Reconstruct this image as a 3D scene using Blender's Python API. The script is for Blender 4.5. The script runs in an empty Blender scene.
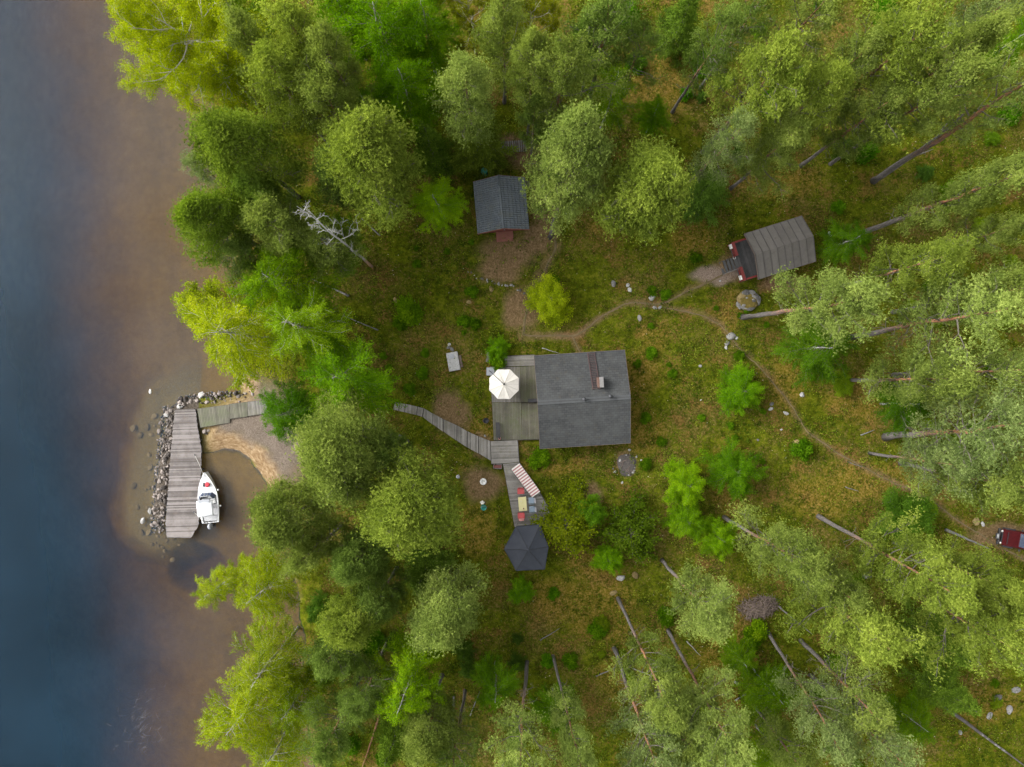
import bpy, bmesh, math, random
import numpy as np
from mathutils import Vector, Matrix, Euler, Quaternion

# ------------------------------------------------------------------ basics
H = 68.0            # drone height above the yard (m)
S = 0.1             # metres per photo pixel at yard level
ZW = -0.9           # water level
rnd = random.Random(7)
rng = np.random.default_rng(11)
scene = bpy.context.scene
COL = scene.collection
PI = math.pi

def W(px, py, z=0.0):
    k = S * (H - z) / H
    return ((px - 512) * k, (383.5 - py) * k)

def WP(pts, z=0.0):
    return [W(a, b, z) for a, b in pts]

def tag(o, label=None, cat=None, group=None, kind=None):
    if label: o['label'] = label
    if cat: o['category'] = cat
    if group: o['group'] = group
    if kind: o['kind'] = kind
    return o

def thing(name, label, cat, loc=(0, 0, 0), rz=0.0, group=None):
    o = bpy.data.objects.new(name, None)
    o.empty_display_size = 0.2
    COL.objects.link(o)
    o.location = loc
    o.rotation_euler = (0, 0, rz)
    return tag(o, label, cat, group)

def copy_tree(o, parent=None):
    c = o.copy()
    COL.objects.link(c)
    if parent is not None:
        c.parent = parent
    for ch in list(o.children):
        copy_tree(ch, c)
    return c

# ------------------------------------------------------------------ noise
def _hash(ix, iy, seed):
    n = (ix.astype(np.int64) * 374761393 + iy.astype(np.int64) * 668265263 + seed * 974634777) & 0x7fffffff
    n = ((n ^ (n >> 13)) * 1274126177) & 0x7fffffff
    return ((n ^ (n >> 16)) & 0xffff) / 65535.0

def vnoise(x, y, scale, seed=0):
    x = np.asarray(x, float) / scale + 1000.0
    y = np.asarray(y, float) / scale + 1000.0
    ix = np.floor(x); iy = np.floor(y)
    fx = x - ix; fy = y - iy
    fx = fx * fx * (3 - 2 * fx); fy = fy * fy * (3 - 2 * fy)
    ix = ix.astype(np.int64); iy = iy.astype(np.int64)
    a = _hash(ix, iy, seed); b = _hash(ix + 1, iy, seed)
    c = _hash(ix, iy + 1, seed); d = _hash(ix + 1, iy + 1, seed)
    return (a * (1 - fx) + b * fx) * (1 - fy) + (c * (1 - fx) + d * fx) * fy

def fbm(x, y, scale, seed=0, octv=4):
    t = 0; amp = 1; s = 0
    for i in range(octv):
        t = t + amp * vnoise(x, y, scale / (2 ** i), seed + i * 17)
        s += amp; amp *= 0.55
    return t / s

def sstep(a, b, x):
    t = np.clip((np.asarray(x, float) - a) / (b - a), 0, 1)
    return t * t * (3 - 2 * t)

def poly_sd(poly, x, y):
    """signed distance, positive inside"""
    x = np.asarray(x, float); y = np.asarray(y, float)
    d2 = np.full(x.shape, 1e12); ins = np.zeros(x.shape, bool)
    n = len(poly)
    for i in range(n):
        ax, ay = poly[i]; bx, by = poly[(i + 1) % n]
        ex, ey = bx - ax, by - ay
        t = np.clip(((x - ax) * ex + (y - ay) * ey) / (ex * ex + ey * ey + 1e-12), 0, 1)
        d2 = np.minimum(d2, (x - ax - t * ex) ** 2 + (y - ay - t * ey) ** 2)
        c = ((ay > y) != (by > y))
        with np.errstate(divide='ignore', invalid='ignore'):
            xi = ex * (y - ay) / (ey if abs(ey) > 1e-12 else 1e-12) + ax
        ins ^= c & (x < xi)
    d = np.sqrt(d2)
    return np.where(ins, d, -d)

def line_d(pts, x, y):
    x = np.asarray(x, float); y = np.asarray(y, float)
    d2 = np.full(x.shape, 1e12)
    for (ax, ay), (bx, by) in zip(pts, pts[1:]):
        ex, ey = bx - ax, by - ay
        t = np.clip(((x - ax) * ex + (y - ay) * ey) / (ex * ex + ey * ey + 1e-12), 0, 1)
        d2 = np.minimum(d2, (x - ax - t * ex) ** 2 + (y - ay - t * ey) ** 2)
    return np.sqrt(d2)

# ------------------------------------------------------------------ mesh collector
class MB:
    def __init__(self):
        self.v = []; self.f = []; self.t = []; self.h = []; self.tint = 0.5; self.hf = 0.0
    def _add(self, vs, fs):
        b = len(self.v)
        self.v += [tuple(p) for p in vs]
        self.h += [self.hf] * len(vs)
        for f in fs:
            self.f.append(tuple(b + i for i in f)); self.t.append(self.tint)
        return b
    def box(self, c, s, rz=0.0, rot=None):
        m = Matrix.Rotation(rz, 3, 'Z') if rot is None else rot
        vs = []
        for dz in (-.5, .5):
            for dx, dy in ((-.5, -.5), (.5, -.5), (.5, .5), (-.5, .5)):
                p = m @ Vector((dx * s[0], dy * s[1], dz * s[2]))
                vs.append((c[0] + p.x, c[1] + p.y, c[2] + p.z))
        self._add(vs, [(3, 2, 1, 0), (4, 5, 6, 7), (0, 1, 5, 4), (1, 2, 6, 5), (2, 3, 7, 6), (3, 0, 4, 7)])
        return self
    def beam(self, a, b, w, h):
        a = Vector(a); b = Vector(b); d = b - a
        L = d.length
        q = d.to_track_quat('X', 'Z').to_matrix()
        self.box((a + b) / 2, (L, w, h), rot=q)
        return self
    def prism(self, poly, z0, z1):
        n = len(poly)
        ar = sum(poly[i][0] * poly[(i + 1) % n][1] - poly[(i + 1) % n][0] * poly[i][1] for i in range(n))
        if ar < 0: poly = list(reversed(poly))
        vs = [(x, y, z0) for x, y in poly] + [(x, y, z1) for x, y in poly]
        fs = [tuple(range(n - 1, -1, -1)), tuple(range(n, 2 * n))]
        fs += [(i, (i + 1) % n, n + (i + 1) % n, n + i) for i in range(n)]
        self._add(vs, fs)
        return self
    def tube(self, pts, rad, n=6, caps=True, hfs=None):
        pts = [Vector(p) for p in pts]
        if not isinstance(rad, (list, tuple)): rad = [rad] * len(pts)
        vs = []; hh = []
        ref = Vector((0.13, 0.31, 0.94))
        for i, p in enumerate(pts):
            d = (pts[min(i + 1, len(pts) - 1)] - pts[max(i - 1, 0)])
            if d.length < 1e-9: d = Vector((0, 0, 1))
            d.normalize()
            r_ = ref if abs(d.dot(ref)) < 0.95 else Vector((1, 0, 0))
            u = d.cross(r_).normalized(); w = d.cross(u)
            for k in range(n):
                a = 2 * PI * k / n
                q = p + (u * math.cos(a) + w * math.sin(a)) * rad[i]
                vs.append(q); hh.append(hfs[i] if hfs else self.hf)
        fs = []
        m = len(pts)
        for i in range(m - 1):
            for k in range(n):
                k2 = (k + 1) % n
                fs.append((i * n + k, i * n + k2, (i + 1) * n + k2, (i + 1) * n + k))
        if caps:
            fs.append(tuple(range(n - 1, -1, -1))); fs.append(tuple((m - 1) * n + k for k in range(n)))
        b = self._add(vs, fs)
        self.h[b:b + len(hh)] = hh
        return self
    def loft(self, rings, closed=True, caps=True):
        n = len(rings[0]); vs = [p for r in rings for p in r]; fs = []
        for i in range(len(rings) - 1):
            for k in range(n if closed else n - 1):
                k2 = (k + 1) % n
                fs.append((i * n + k, i * n + k2, (i + 1) * n + k2, (i + 1) * n + k))
        if caps and closed:
            fs.append(tuple(range(n - 1, -1, -1))); fs.append(tuple((len(rings) - 1) * n + k for k in range(n)))
        self._add(vs, fs)
        return self
    def lathe(self, c, prof, n=16):
        rings = [[(c[0] + r * math.cos(2 * PI * k / n), c[1] + r * math.sin(2 * PI * k / n), c[2] + z) for k in range(n)] for r, z in prof]
        return self.loft(rings)
    def build(self, name, mat, parent=None, smooth=False, bevel=0.0, loc=None):
        me = bpy.data.meshes.new(name)
        me.from_pydata(self.v, [], self.f)
        bm = bmesh.new(); bm.from_mesh(me)
        bmesh.ops.recalc_face_normals(bm, faces=bm.faces)
        bm.to_mesh(me); bm.free()
        a = me.attributes.new('tint', 'FLOAT', 'FACE'); a.data.foreach_set('value', np.array(self.t, np.float32))
        if any(self.h):
            a = me.attributes.new('hf', 'FLOAT', 'POINT'); a.data.foreach_set('value', np.array(self.h, np.float32))
        if smooth:
            me.polygons.foreach_set('use_smooth', [True] * len(me.polygons))
        me.materials.append(mat)
        o = bpy.data.objects.new(name, me)
        COL.objects.link(o)
        if parent is not None: o.parent = parent
        if loc is not None: o.location = loc
        if bevel:
            md = o.modifiers.new('bevel', 'BEVEL'); md.width = bevel; md.segments = 1; md.limit_method = 'ANGLE'
        return o

def clip_half(poly, nx, ny, c):
    """keep nx*x+ny*y >= c"""
    out = []
    for i in range(len(poly)):
        a = poly[i]; b = poly[(i + 1) % len(poly)]
        da = nx * a[0] + ny * a[1] - c; db = nx * b[0] + ny * b[1] - c
        if da >= 0: out.append(a)
        if (da >= 0) != (db >= 0):
            t = da / (da - db)
            out.append((a[0] + (b[0] - a[0]) * t, a[1] + (b[1] - a[1]) * t))
    return out

def planks(mb, poly, ang, width, z0, z1, gap=0.012, r=rnd, ragged=0.0, jz=0.006):
    """fill a convex polygon with boards running along direction ang"""
    nx, ny = -math.sin(ang), math.cos(ang)
    ex, ey = math.cos(ang), math.sin(ang)
    cs = [nx * x + ny * y for x, y in poly]
    c = min(cs) + gap / 2
    while c < max(cs) - 0.02:
        q = clip_half(clip_half(poly, nx, ny, c), -nx, -ny, -min(c + width - gap, max(cs)))
        if len(q) >= 3:
            if ragged:
                es = [ex * x + ey * y for x, y in q]; mid = (min(es) + max(es)) / 2
                a, b = r.uniform(-ragged, ragged), r.uniform(-ragged, ragged)
                q = [(x + ex * (a if e < mid else b), y + ey * (a if e < mid else b)) for (x, y), e in zip(q, es)]
            mb.tint = r.random()
            d = r.uniform(-jz, jz)
            mb.prism(q, z0, z1 + d)
        c += width
    mb.tint = 0.5
    return mb

# ------------------------------------------------------------------ materials
def new_mat(name):
    m = bpy.data.materials.new(name)
    m.use_nodes = True
    nt = m.node_tree
    nt.nodes.clear()
    return m, nt

class NT:
    def __init__(self, nt): self.nt = nt
    def n(self, t, **kw):
        nd = self.nt.nodes.new(t)
        for k, v in kw.items():
            if k.startswith('i_'):
                key = k[2:]
                key = int(key) if key.isdigit() else key.replace('_', ' ')
                nd.inputs[key].default_value = v
            else: setattr(nd, k, v)
        return nd
    def l(self, a, b): self.nt.links.new(a, b)
    def mix(self, fac, a, b, blend='MIX'):
        nd = self.nt.nodes.new('ShaderNodeMix'); nd.data_type = 'RGBA'; nd.blend_type = blend
        for sock, v in ((nd.inputs[0], fac), (nd.inputs[6], a), (nd.inputs[7], b)):
            if hasattr(v, 'links') or hasattr(v, 'is_output'): self.l(v, sock)
            elif isinstance(v, (int, float)): sock.default_value = v
            else: sock.default_value = (*v, 1) if len(v) == 3 else v
        return nd.outputs[2]
    def ramp(self, fac, stops):
        nd = self.nt.nodes.new('ShaderNodeValToRGB')
        els = nd.color_ramp.elements
        while len(els) < len(stops): els.new(0.5)
        for e, (p, c) in zip(els, stops):
            e.position = p; e.color = (*c, 1) if not isinstance(c, (int, float)) else (c, c, c, 1)
        self.l(fac, nd.inputs[0])
        return nd.outputs[0]
    def math(self, op, a, b=0.0, clamp=False):
        nd = self.nt.nodes.new('ShaderNodeMath'); nd.operation = op; nd.use_clamp = clamp
        for s, v in ((nd.inputs[0], a), (nd.inputs[1], b)):
            if hasattr(v, 'is_output'): self.l(v, s)
            else: s.default_value = v
        return nd.outputs[0]
    def noise(self, vec, scale, detail=4, rough=0.6, out=0):
        nd = self.nt.nodes.new('ShaderNodeTexNoise')
        nd.inputs['Scale'].default_value = scale; nd.inputs['Detail'].default_value = detail; nd.inputs['Roughness'].default_value = rough
        self.l(vec, nd.inputs['Vector'])
        return nd.outputs[out]
    def attr(self, name):
        nd = self.nt.nodes.new('ShaderNodeAttribute'); nd.attribute_name = name
        return nd.outputs['Fac']
    def mapping(self, vec, scale=(1, 1, 1), rot=(0, 0, 0)):
        nd = self.nt.nodes.new('ShaderNodeMapping')
        nd.inputs['Scale'].default_value = scale; nd.inputs['Rotation'].default_value = rot
        self.l(vec, nd.inputs['Vector'])
        return nd.outputs[0]

def generic(name, c1, c2, scale=3.0, rough=0.8, bump=0.15, stretch=(1, 1, 1), tint=0.0, spots=None, metallic=0.0, rand=0.0, fine=25.0, bscale=1.0, coat=0.0, zrot=0.0, spec=0.5):
    """two-tone surface: coarse and fine noise, optional board tint, optional stain colour, optional per-copy tone"""
    c1 = tuple(x * .84 for x in c1); c2 = tuple(x * .84 for x in c2)
    m, nt = new_mat(name); k = NT(nt)
    tc = k.n('ShaderNodeTexCoord').outputs['Object']
    v = k.mapping(tc, stretch, (0, 0, zrot))
    n1 = k.noise(v, scale, 5, 0.65); n2 = k.noise(v, fine, 3, 0.6)
    f = k.math('ADD', k.math('MULTIPLY', n1, 0.6), k.math('MULTIPLY', n2, 0.4))
    if tint:
        f = k.math('ADD', f, k.math('MULTIPLY', k.math('SUBTRACT', k.attr('tint'), 0.5), tint))
    if rand:
        oi = k.n('ShaderNodeObjectInfo').outputs['Random']
        f = k.math('ADD', f, k.math('MULTIPLY', k.math('SUBTRACT', oi, 0.5), rand))
    c = k.ramp(f, [(0.3, c1), (0.72, c2)])
    if spots:
        sc, sp, lo, hi = spots
        s = k.noise(tc, sp, 6, 0.7)
        c = k.mix(k.ramp(s, [(lo, 0.0), (hi, 1.0)]), c, sc)
    b = k.n('ShaderNodeBsdfPrincipled', i_Roughness=rough, i_Metallic=metallic)
    b.inputs['Specular IOR Level'].default_value = spec
    if coat: b.inputs['Coat Weight'].default_value = coat
    k.l(c, b.inputs['Base Color'])
    if bump:
        bp = k.n('ShaderNodeBump', i_Strength=bump, i_Distance=0.02 * bscale)
        k.l(f, bp.inputs['Height']); k.l(bp.outputs[0], b.inputs['Normal'])
    o = k.n('ShaderNodeOutputMaterial'); k.l(b.outputs[0], o.inputs[0])
    return m

GAIN = {'pine_needles': 1.58, 'birch_leaves': 1.15, 'young_lime_leaves': 1.2, 'spruce_needles': 1.7, 'grass_blades': 1.2, 'berry_leaves': 1.2, 'dry_stems': 1.2}
def leaf_mat(name, lo, mid, hi, trans=0.35, rough=0.6):
    g_ = GAIN.get(name, 1.0); lo, mid, hi = [tuple(min(.6, x * g_) for x in c_) for c_ in (lo, mid, hi)]
    m, nt = new_mat(name); k = NT(nt)
    t = k.attr('tint')
    oi = k.n('ShaderNodeObjectInfo')
    c = k.ramp(t, [(0.05, lo), (0.5, mid), (0.95, hi)])
    c = k.mix(1.0, c, oi.outputs['Color'], 'MULTIPLY')
    d = k.n('ShaderNodeBsdfPrincipled', i_Roughness=rough)
    d.inputs['Specular IOR Level'].default_value = 0.0
    k.l(c, d.inputs['Base Color'])
    tr = k.n('ShaderNodeBsdfTranslucent')
    hs = k.n('ShaderNodeHueSaturation', i_Value=1.15, i_Saturation=1.1); k.l(c, hs.inputs['Color']); k.l(hs.outputs[0], tr.inputs[0])
    mx = k.n('ShaderNodeMixShader', i_0=trans)
    k.l(d.outputs[0], mx.inputs[1]); k.l(tr.outputs[0], mx.inputs[2])
    o = k.n('ShaderNodeOutputMaterial'); k.l(mx.outputs[0], o.inputs[0])
    return m

def bark_mat(name, low, high, scale=6.0, marks=None):
    m, nt = new_mat(name); k = NT(nt)
    tc = k.n('ShaderNodeTexCoord').outputs['Object']
    h = k.attr('hf')
    n1 = k.noise(k.mapping(tc, (3, 3, 0.6)), scale, 5, 0.7)
    c = k.ramp(k.math('ADD', h, k.math('MULTIPLY', k.math('SUBTRACT', n1, 0.5), 0.35)), [(0.28, low), (0.5, high)])
    c = k.mix(k.ramp(n1, [(0.35, 1.0), (0.6, 0.0)]), c, tuple(x * 0.45 for x in low))
    if marks:
        n2 = k.noise(k.mapping(tc, (1.2, 1.2, 5)), 2.5, 4, 0.7)
        c = k.mix(k.ramp(n2, [(0.56, 0.0), (0.62, 1.0)]), c, marks)
    b = k.n('ShaderNodeBsdfPrincipled', i_Roughness=0.85); k.l(c, b.inputs['Base Color'])
    bp = k.n('ShaderNodeBump', i_Strength=0.5, i_Distance=0.03); k.l(n1, bp.inputs['Height']); k.l(bp.outputs[0], b.inputs['Normal'])
    o = k.n('ShaderNodeOutputMaterial'); k.l(b.outputs[0], o.inputs[0])
    return m

M = {}
M['deck_grey'] = generic('weathered_deck', (0.10, 0.092, 0.08), (0.24, 0.225, 0.20), 1.2, 0.85, 0.25, tint=0.3, spots=((0.10, 0.095, 0.05), 0.7, 0.5, 0.75))
M['walk_grey'] = generic('pale_weathered_boards', (0.14, 0.13, 0.115), (0.32, 0.30, 0.27), 1.2, 0.85, 0.25, tint=0.3, spots=((0.14, 0.13, 0.08), 0.8, 0.52, 0.75))
M['deck_green'] = generic('mossy_deck', (0.072, 0.067, 0.048), (0.165, 0.155, 0.115), 1.5, 0.85, 0.25, tint=0.3, spots=((0.09, 0.10, 0.05), 0.9, 0.45, 0.7))
M['pier_wood'] = generic('silvered_pier_boards', (0.085, 0.072, 0.066), (0.25, 0.222, 0.21), 1.4, 0.85, 0.3, tint=0.45, fine=14, spots=((0.12, 0.095, 0.08), 1.1, 0.55, 0.75))
M['pier_side'] = generic('dark_wet_timber', (0.035, 0.03, 0.025), (0.10, 0.085, 0.07), 4, 0.8, 0.3)
M['red_wall'] = generic('red_ochre_boards', (0.10, 0.020, 0.013), (0.18, 0.040, 0.026), 3, 0.85, 0.2, tint=0.3)
M['red_rail'] = generic('bright_red_paint', (0.13, 0.012, 0.010), (0.22, 0.024, 0.018), 3, 0.6, 0.1)
M['white_paint'] = generic('white_paint', (0.55, 0.54, 0.50), (0.80, 0.79, 0.76), 4, 0.6, 0.05)
M['glass'] = generic('window_glass', (0.02, 0.025, 0.03), (0.05, 0.06, 0.07), 2, 0.08, 0.0)
M['chimney_brick'] = generic('sooty_brick', (0.07, 0.04, 0.03), (0.20, 0.11, 0.08), 8, 0.9, 0.4)
M['tin'] = generic('dull_tin', (0.20, 0.19, 0.19), (0.32, 0.31, 0.30), 5, 0.5, 0.1, metallic=0.3)
M['dark_metal'] = generic('dark_metal', (0.03, 0.033, 0.038), (0.07, 0.07, 0.075), 5, 0.5, 0.1, metallic=0.2)
M['ladder_red'] = generic('rust_red_ladder', (0.05, 0.030, 0.030), (0.095, 0.055, 0.052), 5, 0.8, 0.15)
M['cream_canvas'] = generic('cream_canvas', (0.62, 0.58, 0.51), (0.80, 0.76, 0.69), 2.5, 0.9, 0.1)
M['navy_canvas'] = generic('charcoal_canvas', (0.026, 0.031, 0.044), (0.052, 0.058, 0.074), 1.5, 0.8, 0.12)
M['alu'] = generic('grey_tube', (0.25, 0.25, 0.25), (0.45, 0.45, 0.45), 5, 0.4, 0.0, metallic=0.5)
M['red_plastic'] = generic('faded_red_plastic', (0.50, 0.06, 0.06), (0.68, 0.12, 0.12), 4, 0.5, 0.0)
M['pink_plastic'] = generic('bleached_red_plastic', (0.55, 0.22, 0.20), (0.68, 0.34, 0.31), 4, 0.5, 0.0)
M['blue_plastic'] = generic('grey_blue_plastic', (0.20, 0.27, 0.34), (0.33, 0.40, 0.47), 4, 0.5, 0.0)
M['lilac_plastic'] = generic('pale_grey_plastic', (0.36, 0.36, 0.40), (0.50, 0.49, 0.52), 4, 0.5, 0.0)
M['yellow_top'] = generic('pale_yellow_top', (0.62, 0.55, 0.25), (0.74, 0.68, 0.36), 3, 0.5, 0.0)
M['gelcoat'] = generic('white_gelcoat', (0.66, 0.66, 0.66), (0.82, 0.82, 0.83), 2, 0.25, 0.0, coat=0.5)
M['boat_floor'] = generic('grey_boat_floor', (0.28, 0.28, 0.29), (0.50, 0.50, 0.51), 6, 0.6, 0.1)
M['boat_canvas'] = generic('white_boat_canvas', (0.72, 0.73, 0.76), (0.85, 0.86, 0.88), 3, 0.7, 0.1)
M['screen'] = generic('tinted_windscreen', (0.03, 0.04, 0.07), (0.07, 0.09, 0.14), 5, 0.1, 0.0)
M['black'] = generic('matt_black', (0.012, 0.012, 0.014), (0.035, 0.035, 0.04), 6, 0.6, 0.1)
M['grey_plastic'] = generic('grey_plastic', (0.22, 0.23, 0.25), (0.38, 0.39, 0.42), 5, 0.45, 0.0)
M['crimson'] = generic('crimson_cloth', (0.42, 0.02, 0.035), (0.58, 0.05, 0.07), 5, 0.8, 0.1)
M['car_red'] = generic('dark_red_car_paint', (0.050, 0.0025, 0.003), (0.075, 0.004, 0.005), 2, 0.45, 0.0, spec=0.15)
M['teal'] = generic('teal_plastic', (0.01, 0.20, 0.15), (0.03, 0.36, 0.28), 5, 0.5, 0.0)
M['stone'] = generic('grey_granite', (0.07, 0.066, 0.06), (0.26, 0.25, 0.235), 3, 0.9, 0.6, rand=0.5, fine=18, spots=((0.12, 0.11, 0.05), 2.2, 0.55, 0.72))
M['shore_stone'] = generic('shore_granite', (0.045, 0.036, 0.030), (0.25, 0.21, 0.185), 3, 0.9, 0.6, rand=0.7, fine=18)
M['pale_stone'] = generic('pale_granite', (0.20, 0.19, 0.175), (0.46, 0.45, 0.43), 4, 0.9, 0.5, rand=0.3)
M['moss'] = generic('moss', (0.060, 0.045, 0.006), (0.20, 0.145, 0.022), 4, 0.95, 0.6)
M['ash'] = generic('ash_and_char', (0.025, 0.021, 0.02), (0.11, 0.095, 0.085), 6, 0.95, 0.5)
M['grey_wood'] = generic('barkless_grey_wood', (0.085, 0.078, 0.07), (0.22, 0.21, 0.195), 4, 0.85, 0.3)
M['brown_wood'] = generic('brown_brush_wood', (0.07, 0.05, 0.04), (0.20, 0.15, 0.12), 5, 0.9, 0.3, tint=0.7)
M['concrete'] = generic('stained_concrete', (0.24, 0.24, 0.23), (0.52, 0.51, 0.50), 2.5, 0.9, 0.25, spots=((0.16, 0.15, 0.14), 3.0, 0.52, 0.66))
M['terracotta'] = generic('dull_red_mat', (0.12, 0.04, 0.035), (0.20, 0.08, 0.07), 8, 0.95, 0.2)
M['rubber'] = generic('tyre_rubber', (0.015, 0.015, 0.016), (0.04, 0.04, 0.04), 9, 0.85, 0.2)

# ------------------------------------------------------------------ terrain
SHORE_PX = [(120, -500), (140, -200), (160, -60), (182, 0), (204, 60), (216, 110), (218, 160), (216, 205), (230, 250), (246, 290), (248, 335), (238, 366),
            (240, 392), (226, 398), (204, 404), (198, 414), (201, 432), (203, 453), (212, 451), (225, 448), (238, 452), (250, 459), (262, 472),
            (270, 486), (277, 497), (290, 508), (297, 530), (292, 560), (296, 590), (300, 616), (306, 640), (302, 665), (309, 690), (308, 722),
            (316, 767), (322, 850), (335, 1000), (340, 1400), (2200, 1400), (2200, -500)]
SHORE = WP(SHORE_PX, ZW)
BERM = WP([(246, 398), (222, 402), (190, 405), (176, 413), (170, 440), (164, 480), (159, 515)], ZW)
XC_Y = [-100, 0, 100, 200, 300, 400, 500, 560, 640, 700, 800]
XC_X = [8, 20, 36, 50, 60, 76, 90, 104, 112, 118, 120]

def blob(px, py, cx, cy, rx, ry=None, rot=0.0):
    ry = ry or rx
    c, s = math.cos(rot), math.sin(rot)
    dx, dy = px - cx, py - cy
    u = (dx * c + dy * s) / rx; v = (-dx * s + dy * c) / ry
    return 1 - sstep(0.55, 1.15, np.sqrt(u * u + v * v))

PATHS = [
    [(552, 225), (556, 246), (541, 275), (527, 305), (523, 335)],
    [(523, 335), (550, 336), (575, 336), (600, 318), (628, 302), (660, 305), (690, 290), (722, 274)],
    [(660, 306), (700, 313), (722, 326), (737, 346), (760, 366), (785, 396), (805, 430), (840, 455), (885, 478), (930, 500), (962, 524), (1000, 548), (1060, 575)],
    [(573, 336), (580, 353)],
]
PATHS_W = [WP(p) for p in PATHS]

def hgt(x, y):
    x = np.asarray(x, float); y = np.asarray(y, float)
    sd = poly_sd(SHORE, x, y) + (fbm(x, y, 3.0, 5) - 0.5) * 0.9
    px = x / S + 512; py = 383.5 - y / S
    land = ZW + 0.9 * (1 - np.exp(-np.maximum(sd, 0) / 3.5)) + (fbm(x, y, 7, 3) - 0.5) * 0.5 * sstep(1, 8, sd) + (fbm(x, y, 1.3, 9, 3) - 0.5) * 0.16 * sstep(0.5, 3, sd)
    # the made ground round the buildings and the deck is level
    off = np.maximum(-sd, 0)
    xc = np.interp(py, XC_Y, XC_X) + (fbm(x, y, 9, 21) - 0.5) * 40
    dep = 0.03 + np.minimum(0.16 * off, 1.0) + 8.5 * np.clip((xc + 110 - px) / 215, 0, 1.3) ** 1.7 + 0.25 * (fbm(x, y, 5, 31) - 0.5) * sstep(1, 4, off)
    dep = dep + 1.6 * blob(px, py, 185, 575, 34, 26) 
    bed = ZW - dep
    db = line_d(BERM, x, y) + (fbm(x, y, 2.0, 41) - 0.5) * 1.0
    berm = ZW + 0.05 - 0.45 * sstep(0.3, 1.9, db) - 0.5 * sstep(2.0, 5.0, db) - 0.5 * np.maximum(db - 3.5, 0) ** 1.35
    bed = np.where(off > 0, np.maximum(bed, np.where(db < 30, berm, -99)), bed)
    return np.where(sd > 0, land, bed)

def h1(x, y): return float(hgt(np.array([x]), np.array([y]))[0])

def axis(a, b, step, far):
    m = list(np.arange(a, b + 1e-6, step))
    lo = []; v = a; st = step
    while v > -far: st *= 1.35; v -= st; lo.append(v)
    hi = []; v = b; st = step
    while v < far: st *= 1.35; v += st; hi.append(v)
    return np.array(lo[::-1] + m + hi)

gx = axis(-56, 56, 0.22, 900); gy = axis(-43, 43, 0.22, 900)
GX, GY = np.meshgrid(gx, gy)
GZ = hgt(GX.ravel(), GY.ravel()).reshape(GX.shape)

def grid_mesh(name, X, Y, Z, mat, attrs=None):
    ny, nx = X.shape
    me = bpy.data.meshes.new(name)
    co = np.stack([X, Y, Z], -1).reshape(-1, 3).astype(np.float32)
    i = np.arange(nx - 1)[None, :] + (np.arange(ny - 1) * nx)[:, None]
    q = np.stack([i, i + 1, i + nx + 1, i + nx], -1).reshape(-1, 4)
    raw_mesh(me, co, q)
    me.polygons.foreach_set('use_smooth', np.ones(len(q), bool))
    for k, v in (attrs or {}).items():
        a = me.attributes.new(k, 'FLOAT', 'POINT'); a.data.foreach_set('value', np.ascontiguousarray(v.ravel(), np.float32))
    me.materials.append(mat)
    o = bpy.data.objects.new(name, me); COL.objects.link(o)
    return o

def raw_mesh(me, co, faces):
    n, k = faces.shape
    me.vertices.add(len(co)); me.vertices.foreach_set('co', np.ascontiguousarray(co, np.float32).ravel())
    me.loops.add(n * k); me.loops.foreach_set('vertex_index', np.ascontiguousarray(faces, np.int32).ravel())
    me.polygons.add(n); me.polygons.foreach_set('loop_start', np.arange(0, n * k, k, dtype=np.int32))
    me.update(calc_edges=True)

# surface cover: what grows or lies where (bare soil, ochre moss, sand, leaf litter)
def cover(x, y):
    px = x / S + 512; py = 383.5 - y / S
    wob = (fbm(x, y, 2.2, 77) - 0.5) * 18
    qx = px + wob; qy = py + (fbm(x, y, 2.2, 78) - 0.5) * 18
    dirt = np.zeros_like(x)
    for b in ((530, 155, 24, 22), (545, 195, 15, 40), (512, 252, 36, 20), (540, 240, 18, 22), (505, 150, 20, 14), (596, 492, 13, 11), (485, 484, 24, 22), (450, 410, 22, 22),
              (625, 464, 13, 14), (520, 310, 22, 22), (735, 268, 24, 16), (785, 285, 26, 10), (1000, 535, 36, 14), (500, 270, 26, 14), (480, 445, 14, 14)):
        dirt = np.maximum(dirt, blob(qx, qy, *b) * 0.9)
    for p, w in zip(PATHS_W, (0.9, 0.6, 0.42, 0.5)):
        dirt = np.maximum(dirt, (.30 + .55 * vnoise(x, y, 1.7, 91)) * (1 - sstep(w * 0.25, w, line_d(p, x, y) + (fbm(x, y, 0.8, 79) - 0.5) * 0.6)))
    och = np.zeros_like(x)
    for b in ((728, 312, 20, 28), (655, 335, 18, 20), (605, 612, 42, 34), (625, 680, 30, 22), (728, 655, 36, 34), (735, 700, 26, 40), (560, 468, 34, 10), (640, 372, 26, 26), (560, 600, 40, 26),
              (870, 480, 60, 20), (690, 238, 24, 22), (780, 180, 50, 24), (660, 80, 50, 44), (790, 385, 22, 36), (820, 500, 40, 22), (480, 430, 22, 20), (530, 470, 26, 10), (475, 530, 24, 30), (980, 705, 50, 22),
              (730, 480, 26, 40), (640, 430, 26, 30), (590, 565, 26, 20), (860, 400, 40, 26), (600, 225, 16, 14)):
        och = np.maximum(och, blob(qx, qy, *b) * 0.85)
    gravel = np.maximum(blob(qx, qy, 712, 276, 24, 9), blob(qx, qy, 735, 268, 10, 8))
    return dirt, och, gravel

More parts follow.
